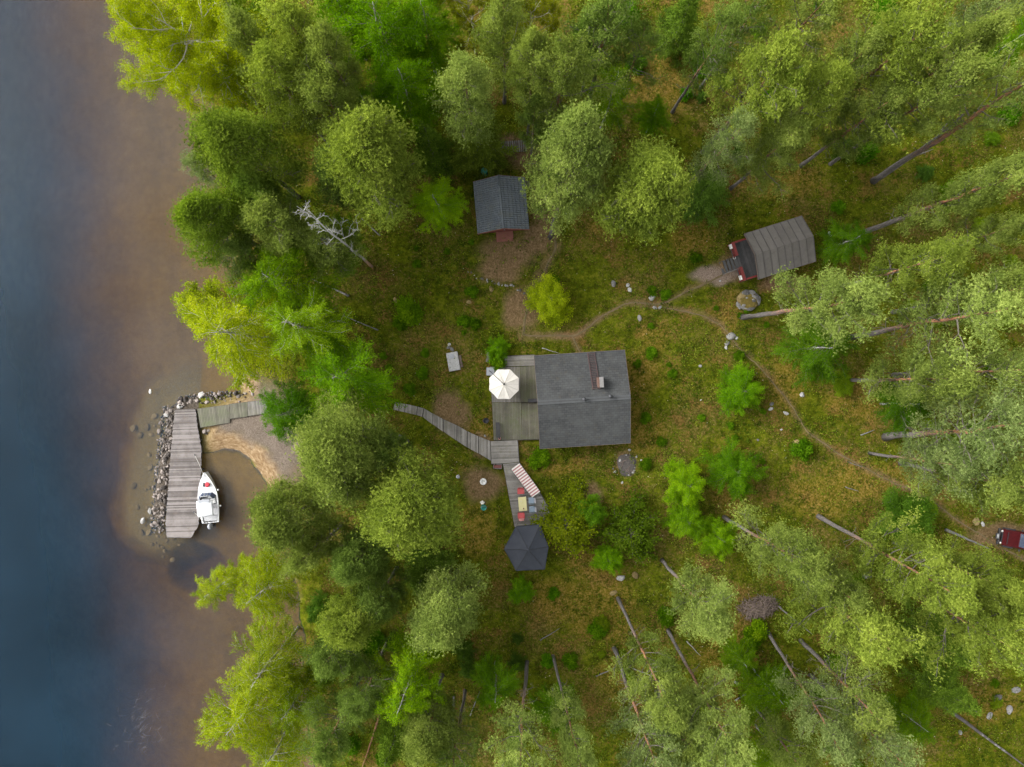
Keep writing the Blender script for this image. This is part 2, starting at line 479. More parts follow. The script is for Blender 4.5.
fx, fy = GX.ravel(), GY.ravel()
sdv = poly_sd(SHORE, fx, fy) + (fbm(fx, fy, 1.5, 15) - 0.5) * 0.8
dirt_v, och_v, grav_v = cover(fx, fy)
pxv = fx / S + 512; pyv = 383.5 - fy / S
beach = np.maximum(blob(pxv, pyv, 252, 442, 62, 60), np.maximum(blob(pxv, pyv, 262, 385, 30, 16), 0.3 * (1 - sstep(0.2, 1.0, sdv)) * (vnoise(fx, fy, 6, 55) > .5)))
sand_v = sstep(-.35, .1, sdv) * beach * (1 - sstep(1.6, 2.6, sdv)) 
shingle_v = np.where(sdv > 0, 1.0, 0.0) * blob(pxv, pyv, 255, 440, 64, 66) * sstep(.9, 2.4, sdv + (fbm(fx, fy, 1.1, 58) - .5) * 1.2)

mg, nt = new_mat('forest_floor'); k = NT(nt)
tc = k.n('ShaderNodeTexCoord').outputs['Object']
nA = k.noise(tc, 0.16, 5, 0.6); nB0 = k.noise(tc, 0.9, 6, 0.78); nB = k.math('ADD', nB0, k.math('MULTIPLY', k.math('SUBTRACT', k.noise(tc, 3.1, 4, .8), .5), .55)); nC = k.noise(tc, 5.0, 5, 0.75); nD = k.noise(tc, 16.0, 3, 0.7)
mossy = k.ramp(nB, [(0.30, (0.018, 0.019, 0.002)), (0.43, (0.042, 0.052, 0.003)), (0.55, (0.072, 0.088, 0.004)), (0.70, (0.125, 0.122, 0.012))])
brown = k.ramp(nC, [(0.3, (0.020, 0.014, 0.004)), (0.48, (0.072, 0.052, 0.013)), (0.66, (0.19, 0.135, 0.046))])
c = k.mix(k.ramp(k.math('ADD', nA, k.math('MULTIPLY', k.math('SUBTRACT', nC, 0.5), 0.7)), [(0.47, 0.0), (0.64, 0.85)]), mossy, brown)
nE = k.noise(tc, 0.33, 5, 0.65); c = k.mix(k.ramp(k.math('ADD', nE, k.math('MULTIPLY', k.math('SUBTRACT', nC, .5), .5)), [(0.55, 0.0), (0.63, 0.75)]), c, k.ramp(nC, [(.35, (0.045, 0.026, 0.007)), (.6, (0.15, 0.088, 0.024)), (.75, (0.26, 0.18, 0.075))]))
c = k.mix(k.ramp(k.noise(tc, 2.2, 5, .8), [(0.52, 0.0), (0.64, 0.8)]), c, k.ramp(nC, [(.35, (0.014, 0.022, 0.002)), (.65, (0.055, 0.085, 0.005))]))
ochre = k.ramp(nC, [(0.3, (0.050, 0.034, 0.005)), (0.48, (0.125, 0.084, 0.013)), (0.66, (0.25, 0.165, 0.045))])
och_f = k.math('MULTIPLY', k.math('MULTIPLY', k.attr('ochre'), .9), k.ramp(k.math('ADD', k.math('MULTIPLY', nB, .6), k.math('MULTIPLY', nC, .4)), [(0.42, 0.05), (0.53, 1.0)]))
c = k.mix(och_f, c, ochre)
c = k.mix(k.ramp(nD, [(0.62, 0.0), (0.76, 0.5)]), c, (0.18, 0.14, 0.065))
soil = k.ramp(k.math('ADD', k.math('MULTIPLY', nC, .6), k.math('MULTIPLY', nD, .4)), [(0.32, (0.055, 0.033, 0.016)), (0.5, (0.140, 0.088, 0.047)), (0.68, (0.27, 0.190, 0.118))])
dirt_f = k.math('MULTIPLY', k.attr('dirt'), k.ramp(nB, [(0.25, 0.45), (0.5, 1.0)]))
c = k.mix(dirt_f, c, soil)
grv = k.ramp(nD, [(0.3, (0.08, 0.055, 0.04)), (0.5, (0.17, 0.125, 0.095)), (0.7, (0.36, 0.29, 0.24))])
c = k.mix(k.attr('gravel'), c, grv)
sand = k.ramp(k.noise(k.mapping(tc, (1, 1, 12)), 2.0, 5, 0.7), [(0.3, (0.12, 0.072, 0.036)), (0.5, (0.22, 0.147, 0.080)), (0.68, (0.36, 0.27, 0.165))])
c = k.mix(k.attr('sand'), c, sand)
shg = k.ramp(nD, [(0.3, (0.045, 0.034, 0.026)), (0.5, (0.13, 0.102, 0.080)), (0.7, (0.27, 0.23, 0.19))])
c = k.mix(k.attr('shingle'), c, shg)
z = k.n('ShaderNodeSeparateXYZ'); k.l(tc, z.inputs[0])
under = k.ramp(k.math('ADD', k.math('MULTIPLY', z.outputs[2], 0.25), 1.0), [(0.0, 0.0), (1.0, 1.0)])
bedc = k.ramp(k.math('ADD', k.math('MULTIPLY', nB, .55), k.math('MULTIPLY', nA, .45)), [(0.3, (0.23, 0.135, 0.018)), (0.5, (0.32, 0.190, 0.028)), (0.7, (0.41, 0.255, 0.045))])
bedc = k.mix(k.math('MULTIPLY', k.attr('rubble'), k.ramp(nC, [(0.35, 0.4), (0.55, 1.0)])), bedc, k.ramp(nD, [(0.35, (0.13, 0.09, 0.03)), (0.55, (0.30, 0.22, 0.085)), (0.7, (0.46, 0.37, 0.17))]))
c = k.mix(k.math('MULTIPLY', k.attr('rubble'), k.math('LESS_THAN', z.outputs[2], ZW + .10)), c, k.ramp(nD, [(0.35, (0.03, 0.024, 0.018)), (0.6, (0.12, 0.10, 0.08))]))
wet = k.math('LESS_THAN', z.outputs[2], ZW - 0.03)
c = k.mix(k.math('MULTIPLY', wet, k.math('SUBTRACT', 1.0, k.attr('sand'))), c, bedc)
b = k.n('ShaderNodeBsdfPrincipled', i_Roughness=0.95); b.inputs['Specular IOR Level'].default_value = 0.0
k.l(c, b.inputs['Base Color'])
bp = k.n('ShaderNodeBump', i_Strength=0.8, i_Distance=0.08)
k.l(k.math('ADD', nC, k.math('MULTIPLY', nD, 0.4)), bp.inputs['Height']); k.l(bp.outputs[0], b.inputs['Normal'])
o_ = k.n('ShaderNodeOutputMaterial'); k.l(b.outputs[0], o_.inputs[0])

rub_v = (fx < W(196, 0)[0]) * 1.0 * (1 - sstep(2.5, 6.5, line_d(BERM, fx, fy) + (fbm(fx, fy, 2.5, 44) - 0.5) * 2))
ground = grid_mesh('ground', GX, GY, GZ, mg, dict(dirt=dirt_v, ochre=och_v, gravel=grav_v, sand=sand_v, shingle=shingle_v, rubble=rub_v))
tag(ground, 'mossy forest floor sloping down to the lake bed', kind='structure')

# footpaths: worn strips of trodden soil lying a few millimetres over the ground
mp = generic('trodden_path', (0.075, 0.055, 0.020), (0.19, 0.135, 0.068), 1.5, 0.95, 0.5, fine=9, spots=((0.085, 0.075, 0.02), 1.4, 0.5, 0.68))
for p, wd in zip(PATHS_W, (0.12, 0.09, 0.06, 0.07)):
    pts = []
    for (ax, ay), (bx, by) in zip(p, p[1:]):
        n = max(1, int(math.hypot(bx - ax, by - ay) / 0.25))
        pts += [(ax + (bx - ax) * i / n, ay + (by - ay) * i / n) for i in range(n)]
    pts = np.array(pts + [p[-1]])
    for _ in range(10): pts[1:-1] = (pts[:-2] + 2 * pts[1:-1] + pts[2:]) / 4
    d = np.gradient(pts, axis=0); d /= np.linalg.norm(d, axis=1)[:, None] + 1e-9
    nrm = np.stack([-d[:, 1], d[:, 0]], 1)
    pts = pts + nrm * ((fbm(pts[:, 0], pts[:, 1], 2.5, 61) - 0.5) * 0.5)[:, None]
    rows = []
    for j, u in enumerate((-1, -0.5, 0, 0.5, 1)):
        ww = wd * (0.45 + 1.1 * fbm(pts[:, 0] + j * 13, pts[:, 1], 0.9, 62 + (j > 2)))
        rows.append(pts + nrm * (u * ww)[:, None])
    X = np.array([r[:, 0] for r in rows]); Y = np.array([r[:, 1] for r in rows])
    Z = hgt(X.ravel(), Y.ravel()).reshape(X.shape) + np.array([0.0, .03, .035, .03, 0.0])[:, None]
    tag(grid_mesh('path', X, Y, Z, mp), 'narrow trodden footpath', kind='structure')

# ------------------------------------------------------------------ water
mw, nt = new_mat('lake_water'); k = NT(nt)
tc = k.n('ShaderNodeTexCoord').outputs['Object']
n1 = k.noise(tc, 0.9, 4, 0.6); n2 = k.noise(k.mapping(tc, (1, 2.2, 1)), 3.2, 3, 0.6)
bp = k.n('ShaderNodeBump', i_Strength=0.02, i_Distance=0.1)
k.l(k.math('ADD', n1, k.math('MULTIPLY', n2, 0.4)), bp.inputs['Height'])
tr = k.n('ShaderNodeBsdfTransparent'); tr.inputs[0].default_value = (0.97, 0.97, 0.97, 1)
df = k.n('ShaderNodeBsdfDiffuse'); k.l(k.ramp(k.math('ADD', k.math('MULTIPLY', k.noise(tc, .07, 5, .6), .7), k.math('MULTIPLY', k.noise(k.mapping(tc, (1, 2.6, 1)), 1.4, 4, .7), .3)), [(.36, (0.005, 0.030, 0.054)), (.62, (0.020, 0.068, 0.118))]), df.inputs[0])  # blue turbidity colour; its noise paints in soft cloudy sky reflections
mx = k.n('ShaderNodeMixShader', i_0=0.26); k.l(tr.outputs[0], mx.inputs[1]); k.l(df.outputs[0], mx.inputs[2])
gl = k.n('ShaderNodeBsdfGlossy', i_Roughness=0.12); 
fr = k.n('ShaderNodeFresnel', i_IOR=1.22)
m2 = k.n('ShaderNodeMixShader'); k.l(fr.outputs[0], m2.inputs[0]); k.l(mx.outputs[0], m2.inputs[1]); k.l(gl.outputs[0], m2.inputs[2])
va = k.n('ShaderNodeVolumeAbsorption', i_Density=0.48); va.inputs['Color'].default_value = (0.67, 0.56, 0.45, 1)
o_ = k.n('ShaderNodeOutputMaterial'); k.l(m2.outputs[0], o_.inputs[0]); k.l(va.outputs[0], o_.inputs[1])
mb = MB(); mb.box((-410, 0, ZW - 7.0), (870, 1780, 14.0))
water = mb.build('water', mw)
tag(water, 'brown shallows turning to deep blue lake water', kind='structure')

# ------------------------------------------------------------------ ground cover (nobody could count it)
def leaf_quads(P, D, Uv, L, Wd):
    Sd = np.cross(D, Uv); Sd /= np.linalg.norm(Sd, axis=1)[:, None] + 1e-9
    L = L[:, None]; Wd = Wd[:, None]
    co = np.stack([P, P + D * L * .5 + Sd * Wd * .5, P + D * L, P + D * L * .5 - Sd * Wd * .5], 1).reshape(-1, 3)
    f = np.arange(len(P) * 4).reshape(-1, 4)
    return co, f

def needle_tris(P, D, L, Wd):
    R = rng.normal(size=P.shape); Sd = np.cross(D, R); Sd /= np.linalg.norm(Sd, axis=1)[:, None] + 1e-9
    co = np.stack([P + Sd * Wd[:, None] * .5, P - Sd * Wd[:, None] * .5, P + D * L[:, None]], 1).reshape(-1, 3)
    return co, np.arange(len(P) * 3).reshape(-1, 3)

def scatter_obj(name, co, f, tint, mat, parent=None):
    me = bpy.data.meshes.new(name); raw_mesh(me, co, f)
    a = me.attributes.new('tint', 'FLOAT', 'FACE'); a.data.foreach_set('value', np.clip(tint, 0, 1).astype(np.float32))
    me.materials.append(mat)
    o = bpy.data.objects.new(name, me); COL.objects.link(o)
    if parent is not None: o.parent = parent
    return o

def unit(v): return v / (np.linalg.norm(v, axis=1)[:, None] + 1e-9)

NOGO = [WP(p) for p in ([(485, 352), (545, 352), (545, 445), (520, 468), (552, 515), (546, 572), (506, 572), (500, 465), (490, 465)],
                        [(536, 356), (628, 356), (628, 446), (542, 446)], [(474, 180), (526, 180), (528, 230), (478, 234)],
                        [(728, 240), (805, 222), (812, 258), (742, 282), (728, 272)], [(388, 400), (430, 405), (495, 440), (495, 468), (425, 425), (388, 412)],
                        [(195, 400), (265, 398), (265, 420), (195, 430)], [(990, 520), (1060, 520), (1060, 565), (1000, 553)])]

def free_points(n, w_fn):
    x = rng.uniform(-34, 55, n); y = rng.uniform(-42, 42, n)
    sd = poly_sd(SHORE, x, y)
    w = w_fn(x, y) * (sd > 1.4)
    d, o, g = cover(x, y)
    w = w * (1 - 0.93 * d) * (1 - g) * (1 - .55 * o)
    px = x / S + 512; py = 383.5 - y / S
    w = w * (1 - blob(px, py, 255, 440, 62, 62))
    for p in NOGO: w = w * (poly_sd(p, x, y) < 0.1)
    m = rng.random(n) < w
    return x[m], y[m]

lm_grass = leaf_mat('grass_blades', (0.032, 0.048, 0.004), (0.080, 0.105, 0.008), (0.17, 0.17, 0.024), 0.3)
lm_under = leaf_mat('berry_leaves', (0.016, 0.034, 0.003), (0.055, 0.090, 0.006), (0.15, 0.175, 0.018), 0.3)
lm_dry = leaf_mat('dry_stems', (0.035, 0.026, 0.009), (0.085, 0.062, 0.022), (0.21, 0.16, 0.07), 0.2)

# grass
cx, cy = free_points(52000, lambda x, y: 0.25 + 0.75 * sstep(0.42, 0.6, fbm(x, y, 3.2, 101)))
n_b = 6
P = np.repeat(np.stack([cx, cy, hgt(cx, cy)], 1), n_b, 0); P[:, :2] += rng.normal(0, 0.10, (len(P), 2))
D = unit(np.stack([rng.normal(0, 1, len(P)), rng.normal(0, 1, len(P)), rng.uniform(0.2, 1.3, len(P))], 1))
co, f = needle_tris(P, D, rng.uniform(0.10, 0.30, len(P)), rng.uniform(0.03, 0.075, len(P)))
tint = np.repeat(np.clip(fbm(cx, cy, 2.0, 103) * 1.5 - 0.3, 0, 1) * 0.6 + rng.random(len(cx)) * 0.4, n_b) + rng.normal(0, 0.12, len(P))
tag(scatter_obj('grass', co, f, tint, lm_grass), 'short rough grass on the forest floor', 'grass', kind='stuff')
# berry shrubs
cx, cy = free_points(36000, lambda x, y: 0.12 + 0.88 * sstep(0.46, 0.62, fbm(x, y, 4.5, 111)))
n_b = 9
P = np.repeat(np.stack([cx, cy, hgt(cx, cy)], 1), n_b, 0); P += rng.normal(0, 1, P.shape) * np.array([0.17, 0.17, 0.07]); P[:, 2] += 0.18
D = unit(np.stack([rng.normal(0, 1, len(P)), rng.normal(0, 1, len(P)), rng.normal(0.2, 0.5, len(P))], 1))
co, f = leaf_quads(P, D, unit(rng.normal(0, 0.5, P.shape) + np.array([0, 0, 1.])), rng.uniform(0.09, 0.20, len(P)), rng.uniform(0.06, 0.12, len(P)))
tint = np.repeat(np.clip(fbm(cx, cy, 2.6, 113) * 1.6 - 0.35, 0, 1) * 0.5 + rng.random(len(cx)) * 0.9 - .2, n_b) + rng.normal(0, 0.12, len(P))
tag(scatter_obj('undergrowth', co, f, tint, lm_under), 'low berry shrubs covering the forest floor', 'undergrowth', kind='stuff')
# dry grass and fallen needles
cx, cy = free_points(15000, lambda x, y: 0.15 + 0.85 * sstep(0.48, 0.66, fbm(x, y, 3.6, 121)))
n_b = 4
P = np.repeat(np.stack([cx, cy, hgt(cx, cy) + 0.03], 1), n_b, 0); P[:, :2] += rng.normal(0, 0.12, (len(P), 2))
D = unit(np.stack([rng.normal(0, 1, len(P)), rng.normal(0, 1, len(P)), rng.uniform(0.0, 0.6, len(P))], 1))
co, f = needle_tris(P, D, rng.uniform(0.10, 0.34, len(P)), rng.uniform(0.02, 0.05, len(P)))
tag(scatter_obj('dry_grass', co, f, rng.random(len(P)), lm_dry), 'withered grass and fallen twigs on the ground', 'dry grass', kind='stuff')
# heather / lichen flecks: tiny pale leaves and flowers
cx, cy = free_points(6000, lambda x, y: 0.1 + 0.9 * sstep(0.5, 0.66, fbm(x, y, 2.4, 131)))
P = np.stack([cx, cy, hgt(cx, cy) + 0.12], 1)
D = unit(np.stack([rng.normal(0, 1, len(P)), rng.normal(0, 1, len(P)), rng.uniform(-0.1, 0.3, len(P))], 1))
co, f = leaf_quads(P, D, np.tile(np.array([[0, 0, 1.]]), (len(P), 1)), rng.uniform(0.06, 0.14, len(P)), rng.uniform(0.05, 0.11, len(P)))
lm_fleck = leaf_mat('pale_flecks', (0.13, 0.13, 0.05), (0.22, 0.20, 0.12), (0.40, 0.37, 0.28), 0.2)
tag(scatter_obj('wildflower_ground_cover', co, f, rng.random(len(P)), lm_fleck), 'pale lichen and small flowers in the moss', 'ground cover', kind='stuff')
# reeds
mb = MB()
for i in range(150):
    px = rnd.gauss(138, 13); py = rnd.gauss(728, 22)
    x, y = W(px, py, ZW)
    a = math.radians(rnd.gauss(48, 14)) if rnd.random() < .75 else rnd.uniform(0, PI)
    L = rnd.uniform(0.3, 1.1); mb.tint = rnd.random()
    mb.tube([(x, y, ZW - .12), (x + math.cos(a) * L * .4, y + math.sin(a) * L * .4, ZW + rnd.uniform(-.02, .10)), (x + math.cos(a) * L, y + math.sin(a) * L, ZW + rnd.uniform(-.06, .12))], [.007, .009, .004], 4, False)
M['reed'] = generic('dead_reed', (0.05, 0.05, 0.045), (0.22, 0.20, 0.175), 5, 0.8, 0.1, tint=0.9)
tag(mb.build('reeds', M['reed']), 'sparse dead reeds lying on the lake surface', 'reeds', kind='stuff')

# ------------------------------------------------------------------ trees
M['pine_bark'] = bark_mat('pine_bark', (0.13, 0.115, 0.105), (0.30, 0.125, 0.05))
M['birch_bark'] = bark_mat('birch_bark', (0.42, 0.40, 0.37), (0.50, 0.48, 0.44), 5, (0.05, 0.045, 0.04))
M['twig_brown'] = generic('brown_twigs', (0.07, 0.06, 0.045), (0.17, 0.145, 0.115), 4, 0.9, 0.0)
M['twig_pale'] = generic('pale_twigs', (0.30, 0.27, 0.21), (0.50, 0.46, 0.38), 4, 0.9, 0.0)
M['twig_dead'] = generic('bleached_dead_twigs', (0.22, 0.21, 0.20), (0.46, 0.45, 0.43), 4, 0.9, 0.0)
M['needle'] = leaf_mat('pine_needles', (0.066, 0.092, 0.016), (0.124, 0.163, 0.030), (0.205, 0.245, 0.052), 0.4)
M['birch_leaf'] = leaf_mat('birch_leaves', (0.045, 0.095, 0.003), (0.085, 0.168, 0.004), (0.15, 0.235, 0.008), 0.45)
M['lime_leaf'] = leaf_mat('young_lime_leaves', (0.090, 0.125, 0.005), (0.18, 0.235, 0.008), (0.31, 0.35, 0.018), 0.45)
M['spruce_needle'] = leaf_mat('spruce_needles', (0.024, 0.036, 0.004), (0.050, 0.072, 0.007), (0.095, 0.122, 0.013), 0.25)

def rot_about(v, axis_, a):
    return Quaternion(axis_, a) @ v

def limb_path(r, base, az, L, rise, droop, n=5, wig=0.12):
    """a limb leaving the trunk at base: rises, then turns up or droops towards its tip"""
    pts = [Vector(base)]; el = rise
    d = Vector((math.cos(az), math.sin(az), 0))
    for i in range(n):
        el += droop / n; az2 = az + r.uniform(-wig, wig) * 2
        st = L / n
        pts.append(pts[-1] + Vector((math.cos(az2) * math.cos(el), math.sin(az2) * math.cos(el), math.sin(el))) * st)
    return pts

def along(pts, t):
    f = t * (len(pts) - 1); i = min(int(f), len(pts) - 2); f -= i
    return pts[i].lerp(pts[i + 1], f), (pts[i + 1] - pts[i]).normalized()

def finish_tree(name, trunk, branches, foliage, bark, twig, leafmat, crown=True):
    root = thing(name, None, None)
    trunk.build('trunk', bark, root, smooth=True)
    branches.build('branches', twig, root)['kind'] = 'stuff'      # hundreds of limbs and twigs
    if crown:
        co, f, tint = foliage
        scatter_obj('crown', co, f, tint, leafmat, root)
    return root

def gen_pine(seed, h=16.0, R=3.0, cb=0.42, pads=1.0, dens=1.0, dead=6, name='pine_tree', gap=0.22, lob=.24):
    r = random.Random(seed); g = np.random.default_rng(seed)
    tk = MB(); br = MB()
    n = 12; wob = [(0, 0)]
    for i in range(n): wob.append((wob[-1][0] + r.uniform(-.10, .10), wob[-1][1] + r.uniform(-.10, .10)))
    tp = [Vector((wob[i][0], wob[i][1], h * 0.97 * i / n - 0.15)) for i in range(n + 1)]
    tr = [0.20 * (1 - i / n) ** 0.8 + 0.02 + (0.06 if i == 0 else 0) for i in range(n + 1)]
    tk.tube(tp, tr, 9, hfs=[i / n for i in range(n + 1)])
    P = []; OUT = []; PT = []
    nw = int(15 * pads); ph1, ph2 = r.random() * 7, r.random() * 7
    az = r.random() * 7
    for j in range(nw):                                   # whorls of limbs, with gaps
        t = (j + 0.5) / nw
        zt = cb + (0.985 - cb) * t ** 0.92
        base0, _ = along(tp, zt / 0.985 * 0.99)
        prof = (1 - t ** 1.9) ** 0.62 * (0.62 + 0.38 * min(1, t / 0.22))
        nl_ = 4 if t < .85 else 3
        az += 1.1
        for q in range(nl_):
            if r.random() < gap * (1 - .6 * t): continue
            a_ = az + 2 * PI * q / nl_ + r.uniform(-.45, .45)
            lobe = 1 + lob * math.sin(2 * a_ + ph1 + 2.2 * t) + .85 * lob * math.sin(3 * a_ + ph2 - 3 * t)
            L = max(.35, R * prof * lobe * (r.uniform(0.55, 1.12) if lob > .1 else r.uniform(.75, 1.05)))
            base = base0 + Vector((0, 0, r.uniform(-.25, .25)))
            rise = 0.0 + 0.85 * t + r.uniform(-.2, .15)
            pts = limb_path(r, base, a_, L, rise, 0.25 + 0.35 * r.random(), 5, .16)
            rr = 0.012 + 0.013 * L
            br.tube(pts, [rr * (1 - .16 * i) for i in range(6)], 5, False)
            light = r.gauss(0, 0.17) + .12 * (t - .5)  # lobe shading painted into the needle tint per limb, lighter towards the treetop
            ns = int(5 + 2.8 * L)
            for s in range(ns):
                ts = 0.26 + 0.74 * (s + r.random()) / ns if s else 1.0
                p, d = along(pts, ts)
                sa = a_ + r.choice((-1, 1)) * r.uniform(0.25, 1.0)
                sl = L * r.uniform(.14, .32) * (1.25 - 0.5 * ts) + 0.10
                q_ = p + Vector((math.cos(sa), math.sin(sa), r.uniform(.0, .45))).normalized() * sl
                if s % 2 == 0: br.tube([p, p.lerp(q_, .5) + Vector((0, 0, .03)), q_], [rr * .4, rr * .3, rr * .15], 3, False)
                out = Vector((q_.x - base.x, q_.y - base.y, 0.5 * (q_.z - base.z) + 0.8)).normalized()
                pad_r = r.uniform(0.20, 0.40)
                nt_ = int(24 * dens)
                c = np.array(q_)[None, :] + g.normal(0, 1, (nt_, 3)) * np.array([pad_r, pad_r, pad_r * 0.5])
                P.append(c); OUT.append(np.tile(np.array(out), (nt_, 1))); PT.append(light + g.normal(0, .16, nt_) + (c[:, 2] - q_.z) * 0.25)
    for j in range(dead):
        zt = r.uniform(cb * 0.62, cb + .12); base, _ = along(tp, zt)
        pts = limb_path(r, base, r.random() * 7, r.uniform(.8, 2.0), r.uniform(-.3, .2), r.uniform(-.4, .5), 4, .4)
        br.tube(pts, [.03, .025, .02, .014, .006], 4, False)
        for _ in range(3):
            p, d = along(pts, r.uniform(.4, .95)); br.tube([p, p + Vector((r.gauss(0, 1), r.gauss(0, 1), r.gauss(0, .5))).normalized() * r.uniform(.25, .6)], [.014, .005], 3, False)
    P = np.concatenate(P); OUT = np.concatenate(OUT); PT = np.concatenate(PT)
    k_ = 8
    Pn = np.repeat(P, k_, 0); On = np.repeat(OUT, k_, 0); Tn = np.repeat(PT, k_)
    D = unit(unit(g.normal(0, 1, Pn.shape)) * 1.0 + On * 0.75 + np.array([0, 0, .25]))
    L = g.uniform(0.09, 0.20, len(Pn)); Wd = g.uniform(0.026, 0.052, len(Pn))
    Rn = g.normal(size=Pn.shape); Sd = unit(np.cross(D, Rn))
    co = np.stack([Pn + Sd * Wd[:, None] * .5, Pn - Sd * Wd[:, None] * .5, Pn + D * L[:, None]], 1).reshape(-1, 3)
    f = np.arange(len(Pn) * 3).reshape(-1, 3)
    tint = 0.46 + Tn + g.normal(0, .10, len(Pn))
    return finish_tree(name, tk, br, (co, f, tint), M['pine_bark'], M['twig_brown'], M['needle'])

def gen_broad(seed, name, h, R, cb, mode, leaf, bark, twig, nl=36, dens=1.0, droop=-0.6, leafL=(.10, .20), leafW=(.05, .10), trunk_r=.13, hang=0.5, shape='ovoid', twigs=True):
    """birch-like tree: limbs carry many fine twigs; leaves sit along the twigs, hanging a little"""
    r = random.Random(seed); g = np.random.default_rng(seed)
    tk = MB(); br = MB(); n = 10; wob = [(0, 0)]
    for i in range(n): wob.append((wob[-1][0] + r.uniform(-.03, .03) * h / 4, wob[-1][1] + r.uniform(-.03, .03) * h / 4))
    tp = [Vector((wob[i][0], wob[i][1], h * 0.98 * i / n - 0.12)) for i in range(n + 1)]
    tk.tube(tp, [trunk_r * (1 - i / n) ** 0.8 + 0.012 for i in range(n + 1)], 7, hfs=[i / n for i in range(n + 1)])
    TP = []; TD = []; TL = []; TT = []
    az = r.random() * 7
    for j in range(nl):
        t = (j + .5) / nl
        base, _ = along(tp, cb + (0.985 - cb) * t)
        if shape == 'ovoid': prof = (math.sin(PI * (0.22 + 0.74 * t)) ** 0.8)
        elif shape == 'dome': prof = math.sqrt(max(.03, 1 - t ** 2.2))
        else: prof = max(.08, 1 - t) ** 0.85
        L = R * prof * r.uniform(.6, 1.12); az += 2.4 + r.uniform(-.6, .6)
        pts = limb_path(r, base, az, L, r.uniform(.25, .75) if shape != 'cone' else r.uniform(0.0, .3), droop + r.uniform(-.2, .2), 5)
        rr = 0.006 + 0.008 * L
        br.tube(pts, [rr * (1 - .17 * i) for i in range(6)], 4, False)
        light = r.gauss(0, .13)
        ns = int(5 + 4.2 * L)
        for s in range(ns):
            ts = .06 + .94 * (s + r.random()) / ns if s else 1.0
            p, d = along(pts, ts)
            sa = az + r.choice((-1, 1)) * r.uniform(.2, 1.0)
            sl = (L * r.uniform(.18, .38) * (1.2 - .5 * ts) + .15)
            e = Vector((math.cos(sa), math.sin(sa), r.uniform(-.15, .45))).normalized()
            q = p + e * sl * .6; q2 = q + (e + Vector((0, 0, -hang * r.uniform(.5, 1.4)))).normalized() * sl * .6
            if twigs and s % 2 == 0: br.tube([p, q, q2], [rr * .35, rr * .25, .003], 3, False)
            TP.append((p, q, q2)); TL.append(sl * 1.2); TT.append(light + r.gauss(0, .10))
    out_co = []; tin = []; PP = []; DD = []
    for (p, q, q2), L, tt in zip(TP, TL, TT):
        m = max(6, int(L * 66 * dens))
        u = g.random(m)
        A = np.array(p); B = np.array(q); C = np.array(q2)
        pos = np.where(u[:, None] < .5, A + (B - A) * u[:, None] * 2, B + (C - B) * (u[:, None] - .5) * 2)
        tanv = np.where(u[:, None] < .5, B - A, C - B)
        PP.append(pos + g.normal(0, .10 if mode == 'fine' else .16, (m, 3)))
        DD.append(unit(unit(tanv) * 0.9 + g.normal(0, .55, (m, 3)) + np.array([0, 0, -hang * .5])))
        tin.append(np.full(m, tt))
    P = np.concatenate(PP); D = np.concatenate(DD); T = np.concatenate(tin)
    co, f = leaf_quads(P, D, unit(g.normal(0, .6, P.shape) + np.array([0, 0, 1.])), g.uniform(*leafL, len(P)), g.uniform(*leafW, len(P)))
    return finish_tree(name, tk, br, (co, f, .48 + T + g.normal(0, .15, len(P))), bark, twig, leaf)

def bare_branches(br, r, p, d, L, rad, depth, pts_out=None, up=0.15):
    n = 5; pts = [Vector(p)]; dd = Vector(d)
    for i in range(n):
        dd = (dd + Vector((r.gauss(0, .16), r.gauss(0, .16), r.gauss(0, .10) + up * .15))).normalized()
        pts.append(pts[-1] + dd * (L / n))
    br.tube(pts, [rad * (1 - .17 * i) + .004 for i in range(n + 1)], 5 if depth > 1 else 3, False)
    if pts_out is not None and depth <= 1: pts_out += pts[1:]
    if depth > 0:
        for _ in range(5 if depth > 1 else 4):
            q, e = along(pts, r.uniform(.25, .97))
            s = e.cross(Vector((r.gauss(0, 1), r.gauss(0, 1), r.gauss(0, 1)))).normalized()
            bare_branches(br, r, q, (e * .75 + s * .75).normalized(), L * r.uniform(.32, .55), rad * .5, depth - 1, pts_out, up)

def gen_budding(seed, h, R, leaf, name='birch_tree'):
    """a tree in bud: pale limbs show plainly between fine yellow sprays"""
    r = random.Random(seed); g = np.random.default_rng(seed); tk = MB(); br = MB()
    tp = [Vector((r.uniform(-.1, .1) * i, r.uniform(-.1, .1) * i, h * .9 * i / 9 - .1)) for i in range(10)]
    tk.tube(tp, [.17 * (1 - i / 9) ** .8 + .02 for i in range(10)], 7, hfs=[i / 9 for i in range(10)])
    pts = []
    for j in range(17):
        t = .40 + .58 * j / 17; q, e = along(tp, t); az = j * 2.4 + r.uniform(-.4, .4)
        bare_branches(br, r, q, Vector((math.cos(az), math.sin(az), .25 + .5 * t)).normalized(), R * (1.15 - .5 * abs(t - .7)) * r.uniform(.8, 1.1), .055, 3, pts)
    A = np.array([tuple(p) for p in pts]); A = np.repeat(A, 12, 0) + g.normal(0, .20, (len(A) * 12, 3))
    D = unit(g.normal(0, 1, A.shape) + unit(A - np.array([0, 0, h * .6])) * .8)
    co, f = leaf_quads(A, D, unit(g.normal(0, .6, A.shape) + np.array([0, 0, 1.])), g.uniform(.07, .17, len(A)), g.uniform(.035, .075, len(A)))
    return finish_tree(name, tk, br, (co, f, .5 + g.normal(0, .2, len(A))), M['birch_bark'], M['twig_pale'], leaf)

